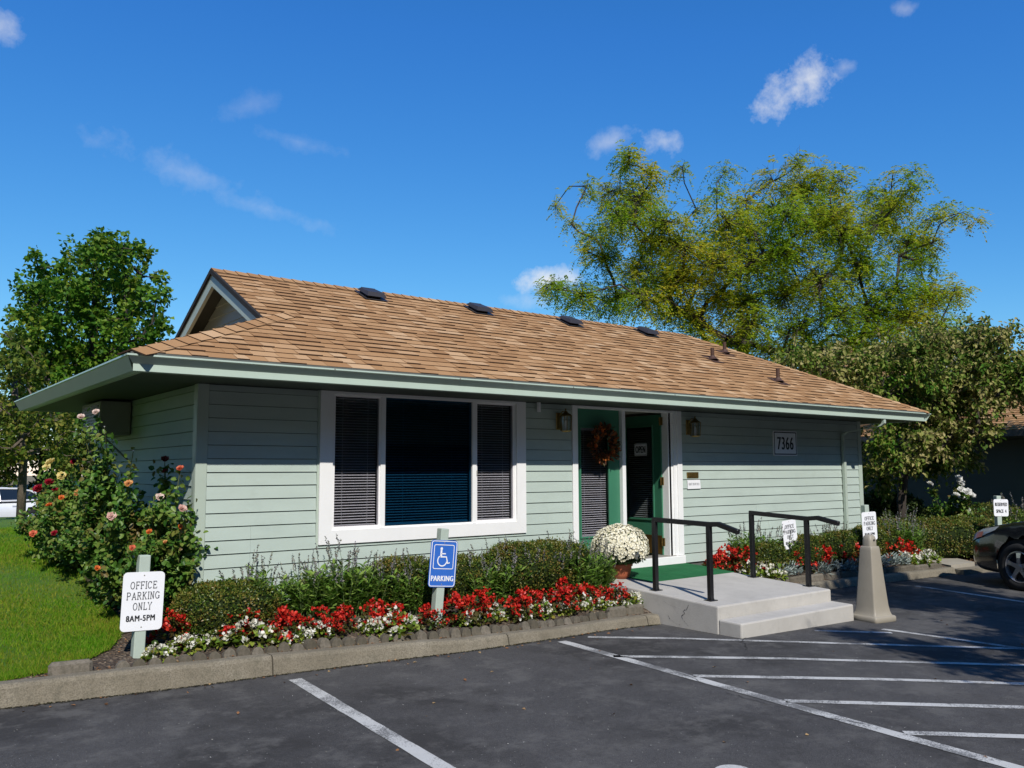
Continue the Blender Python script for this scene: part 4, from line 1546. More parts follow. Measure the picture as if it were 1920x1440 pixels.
def rrect(w, h, r, n=6):
    out = []
    for cx, cz, a0 in ((w / 2 - r, h / 2 - r, 0), (-w / 2 + r, h / 2 - r, 90), (-w / 2 + r, -h / 2 + r, 180), (w / 2 - r, -h / 2 + r, 270)):
        for k in range(n + 1):
            a = R(a0 + 90 * k / n)
            out.append((cx + r * math.cos(a), cz + r * math.sin(a)))
    return out


def ring(outer, inner):
    n = len(outer)
    V = [(p[0], 0, p[1]) for p in outer] + [(p[0], 0, p[1]) for p in inner]
    return np.array(V), [(i, (i + 1) % n, n + (i + 1) % n, n + i) for i in range(n)]


def off(V, x=0, y=0, z=0):
    V = np.array(V, float)
    return V + np.array([x, y, z])


def sign_post(label, loc, rot, w, h, zc, post_top, content, m_plate, post_dx=0.0, group=None, pw=.088, name='parking_sign'):
    t = thing(name, label, 'sign', loc, group=group, rot=rot)
    mb = MB()
    tp = post_top
    mb.prism([(post_dx - pw / 2, 0), (post_dx + pw / 2, 0), (post_dx + pw / 2, pw), (post_dx - pw / 2, pw)], 2, -.15, tp)
    o = mb.build('post', M['post'], t, local=True); bevel(o, .008, 2)
    pl = MB().prism(rrect(w, h, min(w, h) * .11), 1, -.006, -.002)
    pl.v = [(v[0], v[1], v[2] + zc) for v in pl.v]
    plate = pl.build('sign_plate', m_plate, t, local=True)
    for dz in (.44, -.44):
        mb = MB().lathe([(0, .003), (.004, .0025), (.006, .0)], 8)
        mb.v = [(v[0], -.0062 - v[2], v[1] + zc + dz * h) for v in mb.v]
        mb.build('bolt', M['ac'], plate, local=True)
    for nm, V, F, m in content:
        add_part(nm, off(V, 0, -.0085, zc), F, m, plate, local=True)
    return t


def office_content(w, h, st=.006):
    out = []
    for body, cz, ww, hh in (('OFFICE', .275, .63, .118), ('PARKING', .095, .79, .118), ('ONLY', -.085, .45, .118)):
        V, F = serif_text(body, ww * w, hh * h, st)
        out.append(('lettering', off(V, .0, 0, cz * h), F, M['ink_grey']))
    V, F = text_mesh('8AM-5PM', .68 * w, .10 * h, 0, 1.12, .045)
    out.append(('lettering', off(V, -.01, 0, -.285 * h), F, M['ink']))
    return out


sw_, sh_ = .322, .462
sign_post('white OFFICE PARKING ONLY 8AM-5PM sign on a sage post beside the roses', (-.635, -.70, soil_z(-.62, -.70)), (R(-1.5), R(2.0), R(1)), sw_, sh_,
          .622 - soil_z(-.62, -.70), .985 - soil_z(-.62, -.70), office_content(sw_, sh_), M['sign_white'])


def isa_content(w, h):
    out = []
    V, F = ring(rrect(w * .955, h * .97, .026), rrect(w * .905, h * .94, .020)); out.append(('border', V, F, M['sign_white']))
    bw = w * .76; bz = h * .145
    V, F = ring(rrect(bw, bw * 1.02, .018), rrect(bw - .014, bw * 1.02 - .014, .012)); out.append(('border', off(V, 0, 0, bz), F, M['sign_white']))
    V, F = [], []
    def addp(v, f):
        o_ = len(V); V.extend([(q[0] * bw, 0, q[1] * bw + bz) for q in v]); F.extend([tuple(i + o_ for i in ff) for ff in f])
    addp([(-.13 + .06 * math.cos(a), .335 + .065 * math.sin(a)) for a in np.linspace(0, 2 * math.pi, 14, endpoint=False)], [tuple(range(14))])
    addp(*ribbon([(-.135, .29), (-.135, .02)], .085))
    addp(*ribbon([(-.135, .13), (.09, .13)], .05))
    addp(*ribbon([(-.16, .0), (.13, .0), (.21, -.27), (.31, -.235)], .06))
    addp(*ribbon([(-.06 + .225 * math.cos(a), -.155 + .225 * math.sin(a)) for a in np.linspace(R(128), R(352), 18)], .05))
    out.append(('wheelchair_symbol', np.array(V), F, M['sign_white']))
    V, F = text_mesh('PARKING', .82 * w, .115 * h, 0, 1.08, .045)
    out.append(('lettering', off(V, 0, 0, -.315 * h), F, M['sign_white']))
    return out


sign_post('blue wheelchair symbol PARKING sign on a leaning sage post in the front bed', (2.01, -.99, soil_z(2.0, -.95)), (R(0), R(5.0), R(-2)), .302, .447,
          .765 - soil_z(2.0, -.95), 1.10 - soil_z(2.0, -.95), isa_content(.302, .447), M['sign_blue'], .0)
p = on_axis(1486, 1001, 1, -.40)
zs_ = soil2_z(p[0], -.40)
sign_post('white OFFICE PARKING ONLY sign among the plants, seen through the right handrail', (p[0], -.40, zs_), (0, R(-6), R(-8)), .29, .42,
          p[2] - zs_, p[2] - zs_ + .17, office_content(.29, .42, .008), M['sign_white'])
p = at_depth(1632, 986, 13.6)
zs_ = soil2_z(p[0], p[1])
sign_post('white OFFICE PARKING ONLY sign right behind the beige cone', (p[0], p[1], zs_), (0, R(-2), R(-14)), .30, .44, p[2] - zs_, p[2] - zs_ + .33,
          office_content(.30, .44, .008), M['sign_white'], -.02)
p = at_depth(1875, 952, 15.3)
w3, h3 = .29, .30
V1, F1 = text_mesh('RESERVED', .82 * w3, .20 * h3, 0, 1.1, .04); V2, F2 = text_mesh('SPACE  4', .68 * w3, .20 * h3, 0, 1.1, .04)
sign_post('white RESERVED SPACE 4 sign on a sage post above the black car', (p[0], p[1], -.02), (0, R(1), R(-28)), w3, h3, p[2] + .02, p[2] + .02 + .21,
          [('lettering', off(V1, 0, 0, .20 * h3), F1, M['ink']), ('lettering', off(V2, 0, 0, -.20 * h3), F2, M['ink'])], M['sign_white'], -.03)

# house number plate
t = thing('number_plate', 'white house number plate reading 7366 with black border', 'sign', (9.06, -.024, 1.875))
w, h = .61, .385
MB().box((-w / 2, -.012, 0), (w / 2, .004, h)).build('plate', M['sign_white'], t, local=True)
V, F = ring(rrect(w - .03, h - .03, .012), rrect(w - .062, h - .062, .008)); add_part('border', off(V, 0, -.0135, h / 2), F, M['ink'], t, local=True)
V, F = text_mesh('7366', .41, .195, 0, 1.12, .035); add_part('numerals', off(V, 0, -.0135, h / 2), F, M['ink'], t, local=True)

# mail slot and notice
t = thing('mail_slot', 'brass mail slot in the siding right of the door', 'mail slot', (6.87, -.022, 1.545))
MB().bbox((-.12, -.010, 0), (.12, .006, .082), .004).build('frame', M['brass'], t, local=True)
MB().bbox((-.10, -.018, .016), (.10, -.0105, .066), .003).build('flap', M['brass'], t, local=True)
t = thing('notice', 'small white RENT DROP BOX notice under the mail slot', 'notice', (6.89, -.026, 1.392))
MB().prism([(-.135, .0), (.14, .004), (.13, .128), (-.14, .125)], 1, -.003, .0).build('sheet', M['paper'], t, local=True)
V, F = text_mesh('RENT DROP BOX', .225, .034, 0, 1.05); add_part('lettering', off(V, .0, -.0045, .068), F, M['ink_grey'], t, local=True)

# OPEN sign hanging on the door glass (outer face of the swung leaf)
dm = Matrix.Translation(Vector((HX, HY, .50))) @ Matrix.Rotation(-ANG, 4, 'Z')
pos = dm @ Vector((-DWD * .44, -.042, 1.45))
t = thing('open_sign', 'white OPEN sign hanging on the door glass', 'sign', tuple(pos), -ANG)
MB().prism(rrect(.255, .175, .012), 1, -.003, .0).build('plate', M['sign_white'], t, local=True)
V, F = ring(rrect(.238, .158, .010), rrect(.228, .148, .008)); add_part('border', off(V, 0, -.0045, 0), F, M['ink'], t, local=True)
V, F = text_mesh('OPEN', .195, .098, 0, 1.12, .06); add_part('lettering', off(V, 0, -.0045, 0), F, M['ink'], t, local=True)

# wall lanterns
def lantern(label, x, z):
    t = thing('wall_lantern', label, 'lantern', (x, -.02, z), group='brass wall lanterns')
    MB().bbox((-.05, -.012, .03), (.05, .0, .24), .006).build('back_plate', M['brass'], t, local=True)
    mb = MB(); mb.tube([(0, -.01, .20), (0, -.07, .255), (0, -.13, .25)], .008, 8); mb.build('arm', M['brass'], t, local=True)
    mb = MB(); mb.lathe([(0, .262), (.02, .255), (.03, .235), (.075, .205), (.082, .195), (.0, .195)], 6, (0, -.13, 0))
    mb.lathe([(0, -.005), (.05, .0), (.066, .012), (.0, .012)], 6, (0, -.13, 0))
    mb.lathe([(0, .29), (.008, .285), (.012, .27), (.006, .26)], 8, (0, -.13, 0))
    mb.build('cap', M['brass'], t, local=True)
    mb = MB()
    for k in range(6):
        a = math.pi / 3 * k
        mb.tube([(.066 * math.cos(a), -.13 + .066 * math.sin(a), .01), (.078 * math.cos(a), -.13 + .078 * math.sin(a), .197)], .005, 4)
    mb.build('cage', M['brass'], t, local=True)
    mb = MB().lathe([(.062, .013), (.073, .194)], 6, (0, -.13, 0)); mb.build('glass', M['glass'], t, local=True)
    mb = MB().lathe([(.018, .012), (.018, .10), (.012, .135), (0, .145)], 10, (0, -.13, 0)); mb.build('candle_sleeve', M['paper'], t, True, local=True)
    return t


lantern('brass lantern on the wall between the picture window and the door', 4.40, 2.13)
lantern('brass lantern on the wall right of the door', 6.80, 2.12)
mb = MB().lathe([(0, 0), (.024, 0), (.024, .115), (0, .115)], 10, (4.045, -.06, 2.365))
tag(mb.build('soffit_pipe', M['white']), 'short white pipe stub under the eave beside the left lantern', 'pipe')

# window air conditioner on the shaded side wall
t = thing('air_conditioner', 'grey air conditioner box on brackets on the shaded side wall', 'air conditioner', (-.2, 2.75, 2.08))
MB().bbox((-.36, 2.32, 2.10), (-.03, 3.25, 2.46), .01).build('case', M['ac'], t)
mb = MB()
for k in range(8):
    mb.box((-.368, 2.40, 2.15 + k * .035), (-.361, 3.17, 2.165 + k * .035))
mb.build('grille', M['vent'], t)
mb = MB(); mb.tube([(-.34, 2.4, 2.10), (-.03, 2.4, 1.80)], .014, 4); mb.tube([(-.34, 3.15, 2.10), (-.03, 3.15, 1.80)], .014, 4); mb.box((-.36, 2.33, 2.075), (-.03, 3.24, 2.098))
mb.build('bracket', M['ac'], t)

# autumn wreath on the sidelight
t = thing('wreath', 'autumn wreath of orange leaves and flowers on the sidelight glass', 'wreath', (5.15, -.012, 1.74))
WC = np.array([0, 0, .26])
n = 420
a = RNG.uniform(0, 2 * math.pi, n); rr2 = .165 + RNG.normal(0, .035, n)
P = np.stack([rr2 * np.cos(a), -RNG.uniform(-.01, .05, n), rr2 * np.sin(a)], 1) + WC
D = unit(np.stack([np.cos(a), -RNG.uniform(.1, .9, n), np.sin(a)], 1) + RNG.normal(0, .6, (n, 3)))
M['lf_wreath'] = leaf_mat('autumn_leaf', [(.06, .03, .015), (.22, .055, .01), (.36, .10, .012), (.13, .03, .012), (.07, .06, .02)], .6, .15)
V, F = leaf_verts(P, D, rand_dirs(n) + np.array([0, -1.2, 0]), RNG.uniform(.05, .09, n), RNG.uniform(.025, .05, n))
add_part('leaves', V, F, M['lf_wreath'], t, local=True)
mb = MB(); mb.tube([tuple(WC + np.array([.165 * math.cos(x), 0, .165 * math.sin(x)])) for x in np.linspace(0, 2 * math.pi, 25)], .022, 6, False)
mb.build('vine_ring', M['bark_dark'], t, True, local=True)
def bloom_geo(r, petals=22, open_=.75, seed=0):
    g = np.random.default_rng(seed)
    k = petals
    ang = np.arange(k) * 2.399 + g.uniform(0, .4, k)
    tt = (np.arange(k) + 1) / k
    el = R(80) * (1 - tt) + R(12 + 40 * (1 - open_)) * tt
    L_ = r * (.42 + .62 * tt)
    D_ = np.stack([np.cos(ang) * np.cos(el), np.sin(ang) * np.cos(el), np.sin(el)], 1)
    N_ = np.stack([-np.cos(ang) * np.sin(el), -np.sin(ang) * np.sin(el), np.cos(el)], 1)
    P_ = np.stack([np.cos(ang) * r * .05 * tt, np.sin(ang) * r * .05 * tt, r * .25 * (1 - tt)], 1)
    return oval_leaves(P_, D_, N_, L_, r * (.45 + .5 * tt), -.18, .12)
for k, (ax, az, rr3) in enumerate([(-.155, .07, .05), (-.17, -.03, .035), (.13, -.10, .045), (.03, -.18, .04), (-.05, .17, .03)]):
    V, F = bloom_geo(rr3, 16, .9, k)
    V = np.stack([V[:, 0], -V[:, 2], V[:, 1]], 1) + WC + np.array([ax, -.045, az])
    add_part('flower', V, F, PET['orange'], t, local=True)

# beige cone-shaped post by the steps
ct = thing('bollard_cone', 'tall beige tapering plastic cone with square flared base beside the steps', 'bollard', (6.80, -2.68, zground(6.8)), R(-8))
def sq_loft(prof, r=.18, seg=4):
    """prof (half width, z) with rounded square section"""
    V, F = [], []
    m_ = 4 * seg
    for hw, z in prof:
        rr4 = hw * r
        for q, (cx, cy) in enumerate(((1, 1), (-1, 1), (-1, -1), (1, -1))):
            for k in range(seg):
                a = R(90 * q + 90 * k / (seg - 1))
                V.append((cx * (hw - rr4) + rr4 * math.cos(a), cy * (hw - rr4) + rr4 * math.sin(a), z))
    for i in range(len(prof) - 1):
        for k in range(m_):
            F.append((i * m_ + k, i * m_ + (k + 1) % m_, (i + 1) * m_ + (k + 1) % m_, (i + 1) * m_ + k))
    F.append(tuple((len(prof) - 1) * m_ + k for k in range(m_)))
    return np.array(V), F
V, F = sq_loft([(.176, 0), (.182, .015), (.182, .05), (.174, .063), (.166, .066)], .14)
add_part('base', V, F, M['bollard'], ct, True, local=True)
V, F = sq_loft([(.163, .060), (.150, .075), (.138, .11), (.128, .17), (.121, .25), (.105, .45), (.090, .65), (.080, .79), (.076, .82), (.070, .835)], .16)
add_part('body', V, F, M['bollard'], ct, True, local=True)
V, F = sq_loft([(.062, .83), (.060, .90), (.050, .945), (.030, .965), (.004, .968)], .5)
add_part('cap', V, F, M['bollard'], ct, True, local=True)
mb = MB(); mb.lathe([(0, .0), (.012, .0), (.012, .004), (0, .004)], 10); mb.v = [(v[0], -.0625 - v[2], v[1] + .905) for v in mb.v]
mb.build('vent_hole', M['ink'], ct, local=True)

# ================================================================== plants
ORD = ['first', 'second', 'third', 'fourth', 'fifth', 'sixth', 'seventh', 'eighth', 'ninth', 'tenth', 'eleventh', 'twelfth', 'thirteenth', 'fourteenth',
       'fifteenth', 'sixteenth', 'seventeenth', 'eighteenth', 'nineteenth', 'twentieth', 'twenty-first', 'twenty-second', 'twenty-third', 'twenty-fourth', 'twenty-fifth', 'twenty-sixth']


def blob_noise(D, seed, amp, freq=3.0):
    g = np.random.default_rng(seed)
    out = np.zeros(len(D))
    for k in range(6):
        a = g.normal(size=3) * freq * (1 + k * .5)
        out += np.sin(D @ a + g.uniform(0, 6.28)) / (1 + k * .6)
    return 1 + amp * out / 2.2


def sphere_dirs(n, seed=0):
    i = np.arange(n) + .5
    ph = np.arccos(1 - 2 * i / n); th = math.pi * (1 + 5 ** .5) * i
    return np.stack([np.cos(th) * np.sin(ph), np.sin(th) * np.sin(ph), np.cos(ph)], 1)


def ico(rad, seed, amp, sub=18, pw=2.0, freq=3.0):
    """lumpy closed blob as lat-long grid; rad=(rx,ry,rz); pw: superellipse power"""
    V, F = [], []
    m_ = sub * 2
    D = []
    for i in range(sub + 1):
        ph = math.pi * i / sub
        for j in range(m_):
            th = 2 * math.pi * j / m_
            D.append((math.cos(th) * math.sin(ph), math.sin(th) * math.sin(ph), math.cos(ph)))
    D = np.array(D)
    k = (np.abs(D) ** pw).sum(1) ** (-1 / pw)
    V = D * (k * blob_noise(D, seed, amp, freq))[:, None] * np.array(rad)
    for i in range(sub):
        for j in range(m_):
            F.append((i * m_ + j, (i + 1) * m_ + j, (i + 1) * m_ + (j + 1) % m_, i * m_ + (j + 1) % m_))
    return V, F


def shrub(name, label, loc, rad, n, leaf, mat, seed, group=None, pw=2.6, amp=.10, cat='shrub', rz=0.0, shoots=True, core=True):
    """clipped leafy shrub: dark twiggy inside and a shell of small leaves"""
    t = thing(name, label, cat, loc, rz, group)
    g = np.random.default_rng(seed)
    rad = np.array(rad)
    D = unit(g.normal(size=(n, 3))); D[:, 2] = np.where(D[:, 2] < -.55, -D[:, 2], D[:, 2])
    k = (np.abs(D) ** pw).sum(1) ** (-1 / pw)
    sc_ = blob_noise(D, seed, amp, 3.2) * blob_noise(D, seed + 50, amp * .8, 10.0)
    depth = 1 - np.abs(g.normal(0, .06, n)) + (g.uniform(0, 1, n) > .85) * g.uniform(0, .10, n)
    P = D * (k * sc_ * depth)[:, None] * rad
    P[:, 2] += rad[2]
    Nn = unit(D / rad)
    Dl = unit(Nn * .75 + g.normal(0, .75, (n, 3)) + np.array([0, 0, .25]))
    V, F = leaf_verts(P, Dl, Nn + g.normal(0, .5, (n, 3)), g.uniform(.75, 1.3, n) * leaf, g.uniform(.5, .75, n) * leaf, .2)
    ok = V[:, 2] > -.05
    V[:, 2] = np.maximum(V[:, 2], -.01)
    add_part('foliage', V, F, mat, t, local=True)
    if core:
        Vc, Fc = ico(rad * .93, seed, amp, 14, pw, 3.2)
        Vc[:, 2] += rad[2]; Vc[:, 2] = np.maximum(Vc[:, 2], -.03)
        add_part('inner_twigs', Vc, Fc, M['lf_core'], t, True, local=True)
    return t


def flowering(name, kind, seed):
    """bedding plant prototype built around the origin"""
    g = np.random.default_rng(seed)
    t = empty(name, (0, 0, 0))
    red = kind == 'red'
    h, r = (.22, .13) if red else (.15, .13)
    n = 120 if red else 110
    a = g.uniform(0, 6.28, n); q = np.sqrt(g.uniform(0, 1, n)) * r
    zz = g.uniform(.02, 1, n) * h * (1 - .55 * (q / r) ** 2)
    P = np.stack([q * np.cos(a), q * np.sin(a), zz], 1)
    D = unit(np.stack([np.cos(a), np.sin(a), np.zeros(n)], 1) * .8 + g.normal(0, .5, (n, 3)) + np.array([0, 0, .3]))
    V, F = oval_leaves(P, D, np.array([0, 0, 1.0]) + g.normal(0, .45, (n, 3)), g.uniform(.035, .06, n), g.uniform(.025, .042, n), .15)
    add_part('foliage', V, F, M['lf_red_fol' if red else 'lf_white_fol'], t, local=True)
    nb = 32 if red else 19
    parts = []
    for k in range(nb):
        aa = g.uniform(0, 6.28); qq = math.sqrt(g.uniform(0, 1)) * r * 1.05
        zc = h * (1.02 - .5 * (qq / r) ** 2) + g.uniform(-.05, .045) * (1.3 if red else .8)
        c = np.array([qq * math.cos(aa), qq * math.sin(aa), zc])
        m_ = 9 if red else 7
        Dp = unit(g.normal(size=(m_, 3)) + np.array([0, -.25, .55]))
        s_ = g.uniform(.024, .034) if red else g.uniform(.024, .034)
        parts.append(oval_leaves(c + g.normal(0, s_ * .35, (m_, 3)), Dp, g.normal(size=(m_, 3)), s_ * g.uniform(.7, 1.1, m_), s_ * g.uniform(.7, 1.0, m_), .1))
    V, F = merge(parts)
    add_part('blossoms', V, F, M['pt_red' if red else 'pt_white'], t, local=True)['kind'] = 'stuff'
    return t


def salvia(name, seed, h=.42, r=.17, spikes=15):
    g = np.random.default_rng(seed)
    t = empty(name, (0, 0, 0))
    ns = 46
    parts, stems = [], MB()
    sp = []
    for k in range(ns):
        a = g.uniform(0, 6.28); q = math.sqrt(g.uniform(0, 1)) * r * .5
        lean = g.uniform(.1, .55)
        hh = h * g.uniform(.6, 1.0) * (1 - .25 * q / r)
        b = np.array([q * math.cos(a), q * math.sin(a), 0]); tip = b + np.array([math.cos(a) * lean * hh * .8, math.sin(a) * lean * hh * .8, hh])
        stems.tube([b, (b + tip) / 2 + g.normal(0, .01, 3), tip], [.003, .0025, .002], 3, False)
        m_ = 20
        tt = g.uniform(.15, 1.02, m_)
        P = b + (tip - b) * tt[:, None]
        an = g.uniform(0, 6.28, m_)
        D = unit(np.stack([np.cos(an), np.sin(an), g.uniform(.1, .9, m_)], 1))
        parts.append(leaf_verts(P, D, np.array([0, 0, 1.0]) + g.normal(0, .3, (m_, 3)), g.uniform(.06, .10, m_), g.uniform(.018, .028, m_), .15))
        if k < spikes:
            top = tip + np.array([math.cos(a) * .05, math.sin(a) * .05, g.uniform(.12, .22)])
            stems.tube([tip, top], [.0018, .0012], 3, False)
            m2 = 30
            tq = np.sort(g.uniform(.25, 1, m2)) * 1.0
            Pq = tip + (top - tip) * tq[:, None]
            sp.append(leaf_verts(Pq, rand_dirs(m2, .8), rand_dirs(m2), .019 * (1.15 - .5 * tq), .012, .2))
    V, F = merge(parts); add_part('foliage', V, F, M['lf_salvia'], t, local=True)
    stems.build('stems', M['stem'], t, local=True)
    V, F = merge(sp); add_part('flower_spikes', V, F, M['lf_spike'], t, local=True)['kind'] = 'stuff'
    return t


def dusty(name, seed):
    g = np.random.default_rng(seed)
    t = empty(name, (0, 0, 0))
    n = 150
    a = g.uniform(0, 6.28, n); q = np.sqrt(g.uniform(0, 1, n)) * .11
    P = np.stack([q * np.cos(a), q * np.sin(a), g.uniform(.02, .14, n) * (1 - .4 * q / .11)], 1)
    D = unit(np.stack([np.cos(a), np.sin(a), g.uniform(.1, 1.2, n)], 1) + g.normal(0, .35, (n, 3)))
    V, F = leaf_verts(P, D, np.array([0, 0, 1.0]) + g.normal(0, .5, (n, 3)), g.uniform(.05, .09, n), g.uniform(.012, .022, n), .2)
    add_part('foliage', V, F, M['lf_dusty'], t, local=True)
    return t


protos_used = {}


def place(proto_list, key, loc, label, cat, group, scale=1.0):
    i = protos_used.get(key, 0); protos_used[key] = i + 1
    p = proto_list[i % len(proto_list)]
    if i < len(proto_list):
        o = p
        o.location = loc; o.rotation_euler = (0, 0, RNG.uniform(0, 6.28)); o.scale = (scale,) * 3
    else:
        o = copy_tree(p, loc, RNG.uniform(0, 6.28), scale)
    tag(o, label, cat, group)
    return o


def x_on_line(u, yf, z=.3):
    """x where the sight line of column u crosses the line y = yf(x)"""
    p = on_axis(u, 1100, 2, z)
    lo, hi = -3.0, 16.0
    rr5 = AR * 0
    def col(x):
        d = np.array([x, yf(x), z]) - CAM
        return 960 + FPX * (d @ AR) / (d @ AF)
    for _ in range(50):
        mid = (lo + hi) / 2
        if col(mid) < u: lo = mid
        else: hi = mid
    return (lo + hi) / 2


reds = [flowering('red_flower', 'red', 20 + k) for k in range(4)]
whites = [flowering('white_flower', 'white', 40 + k) for k in range(4)]
salvias = [salvia('salvia', 60 + k) for k in range(3)]
dusties = [dusty('dusty_miller', 80 + k) for k in range(2)]

us = [296, 352, 398, 436, 474, 522, 560, 606, 690, 708, 740, 784, 830, 880, 936, 976, 1018, 1062, 1102, 1134, 1162, 1190]
for i, u in enumerate(us):
    f = lambda x: yk(x) + KERB_W + .20
    x = x_on_line(u, f); y = f(x) + RNG.uniform(-.05, .15)
    sc_ = 1.35 if u in (740, 474) else (.66 if u in (784, 830, 690) else RNG.uniform(.72, 1.12))
    place(whites, 'w', (x, y, soil_z(x, y) - .01), ORD[i] + ' white-flowered bedding plant from the left along the front bed edging', 'flower', 'white bedding flowers in the front bed', sc_)
us = [322, 372, 428, 452, 510, 536, 588, 610, 634, 696, 716, 788, 846, 872, 906, 946, 972, 1012, 1036, 1062, 1092, 1118, 1142]
for i, u in enumerate(us):
    f = lambda x: yk(x) + KERB_W + .43
    x = x_on_line(u, f, .38); y = f(x) + RNG.uniform(-.20, .10)
    place(reds, 'r', (x, y, soil_z(x, y) - .01), ORD[i] + ' red-flowered bedding plant from the left in the front bed', 'flower', 'red bedding flowers in the front bed', RNG.uniform(.78, 1.2))
us = [(462, .72, 1.05), (495, .70, .9), (572, .75, 1.0), (612, .72, 1.1), (652, .75, 1.15), (690, .74, 1.0), (738, .70, .95), (776, .68, .95), (896, .68, .95), (930, .70, 1.05),
      (966, .70, 1.05), (1004, .70, 1.0), (1040, .70, 1.1), (1072, .70, 1.1), (1104, .72, 1.05), (1128, .75, .9)]
for i, (u, o_, s_) in enumerate(us):
    f = lambda x: yk(x) + KERB_W + o_
    x = x_on_line(u, f, .45); y = f(x)
    place(salvias, 's', (x, y, soil_z(x, y) - .01), ORD[i] + ' green salvia clump with grey flower spikes from the left in the front bed', 'plant', 'salvia clumps in the front bed', s_ * 1.12)
# right bed
for i, (u, o_) in enumerate([(1402, .16), (1430, .18), (1448, .14), (1700, .24), (1722, .20), (1742, .22)]):
    f = lambda x: yk2(x) + KERB_W + o_
    x = x_on_line(u, f, .2); y = f(x)
    place(whites, 'w', (x, y, soil2_z(x, y) - .01), ORD[i] + ' white-flowered bedding plant counted from the steps in the right-hand bed', 'flower', 'white bedding flowers in the right bed', 1.35)
for i, (u, o_) in enumerate([(1346, .30), (1366, .34), (1392, .32), (1422, .32), (1490, .30), (1512, .32), (1540, .32), (1568, .32), (1596, .32), (1652, .40), (1688, .40), (1706, .36)]):
    f = lambda x: yk2(x) + KERB_W + o_
    x = x_on_line(u, f, .28); y = f(x)
    place(reds, 'r', (x, y, soil2_z(x, y) - .01), ORD[i] + ' red-flowered bedding plant counted from the steps in the right-hand bed', 'flower', 'red bedding flowers in the right bed', RNG.uniform(1.3, 1.5))
for i, (u, o_) in enumerate([(1462, .15), (1482, .16), (1534, .15), (1556, .16), (1580, .15), (1602, .16), (1646, .18), (1668, .20), (1686, .18)]):
    f = lambda x: yk2(x) + KERB_W + o_
    x = x_on_line(u, f, .2); y = f(x)
    place(dusties, 'd', (x, y, soil2_z(x, y) - .01), ORD[i] + ' silver-leaved dusty miller counted from the steps in the right-hand bed', 'plant', 'dusty miller in the right bed', 1.3)
for i, (u, o_, s_) in enumerate([(1398, .44, 1.1), (1434, .44, 1.0), (1478, .36, .9), (1545, .5, .95), (1580, .5, 1.0), (1668, .62, 1.2), (1690, .62, 1.25), (1706, .55, 1.1)]):
    f = lambda x: yk2(x) + KERB_W + o_
    x = x_on_line(u, f, .35); y = min(f(x), -.12) if x < 11.2 else f(x)
    place(salvias, 's', (x, y, soil2_z(x, y) - .01), ORD[i] + ' green salvia clump counted from the steps in the right-hand bed', 'plant', 'salvia clumps in the right bed', s_ * 1.15)

# clipped shrubs of the front bed
def sz(x, y): return soil_z(x, y) - .02
shrub('boxwood_shrub', 'clipped round boxwood beside the white office parking sign', (.16, -.45, sz(.16, -.45)), (.46, .33, .215), 9000, .024, M['lf_box'], 1, 'clipped shrubs in the front bed')
shrub('boxwood_shrub', 'clipped boxwood left of the blue parking sign under the window', (1.93, -.36, sz(2, -.36)), (.36, .28, .26), 7000, .024, M['lf_box'], 2, 'clipped shrubs in the front bed')
shrub('boxwood_shrub', 'clipped boxwood right behind the blue parking sign under the window', (2.62, -.37, sz(2.6, -.4)), (.42, .29, .255), 8000, .024, M['lf_box'], 3, 'clipped shrubs in the front bed')
shrub('boxwood_shrub', 'large clipped boxwood between the blue sign and the potted white flowers', (3.62, -.46, sz(3.6, -.5)), (.80, .36, .315), 15000, .024, M['lf_box'], 4, 'clipped shrubs in the front bed')
# small variegated shrub: open upright twigs
t = thing('variegated_shrub', 'small upright yellow variegated shrub against the siding', 'shrub', (.98, -.30, sz(.98, -.3)))
g = np.random.default_rng(5); parts = []; mb = MB()
for k in range(16):
    a = g.uniform(0, 6.28); top = np.array([math.cos(a) * g.uniform(.02, .13), math.sin(a) * g.uniform(.02, .10), g.uniform(.20, .44)])
    mb.tube([(0, 0, 0), top * .5 + np.array([0, 0, .03]), top], [.006, .004, .002], 4, False)
    m_ = 34; tt = g.uniform(.25, 1.05, m_)
    parts.append(oval_leaves(top * tt[:, None] + g.normal(0, .012, (m_, 3)), unit(g.normal(size=(m_, 3)) + [0, 0, .4]), g.normal(size=(m_, 3)) + [0, 0, .6], g.uniform(.025, .042, m_), g.uniform(.014, .024, m_)))
V, F = merge(parts); add_part('foliage', V, F, M['lf_varieg'], t, local=True); mb.build('stems', M['stem'], t, local=True)
# right bed hedge plants behind the flowers and the hedge beyond the walk
for i, (x, y, rx, ry, rzz, lab) in enumerate([(8.15, -.28, .38, .20, .22, 'clipped shrub against the siding behind the right handrail'),
                                              (8.95, -.30, .45, .22, .25, 'clipped shrub against the siding between the handrail and the beige cone'),
                                              (9.85, -.34, .45, .24, .26, 'clipped shrub against the siding just left of the beige cone'),
                                              (10.7, -.34, .42, .26, .27, 'clipped shrub at the right corner of the office'),
                                              (11.5, -.20, .38, .30, .27, 'clipped shrub just beyond the right corner of the office')]):
    shrub('boxwood_shrub', lab, (x, y, soil2_z(x, y) - .03), (rx, ry, rzz), 5000, .028, M['lf_box'], 10 + i, 'clipped shrubs in the right bed')
for i, (u, d, rx, rzz, lab) in enumerate([(1665, 15.6, .75, .37, 'left end shrub of the clipped hedge beyond the walk'), (1740, 15.9, .85, .38, 'middle shrub of the clipped hedge beyond the walk'),
                                          (1812, 16.2, .85, .38, 'right shrub of the clipped hedge in front of the black car'), (1835, 18.2, 1.0, .46, 'hedge shrub further back below the dark wall')]):
    p = at_depth(u, 1010, d)
    shrub('hedge_shrub', lab, (p[0], p[1], -.03), (rx, .55, rzz), 8000, .036, M['lf_box2'], 20 + i, 'clipped hedge beyond the walk', rz=R(-35))
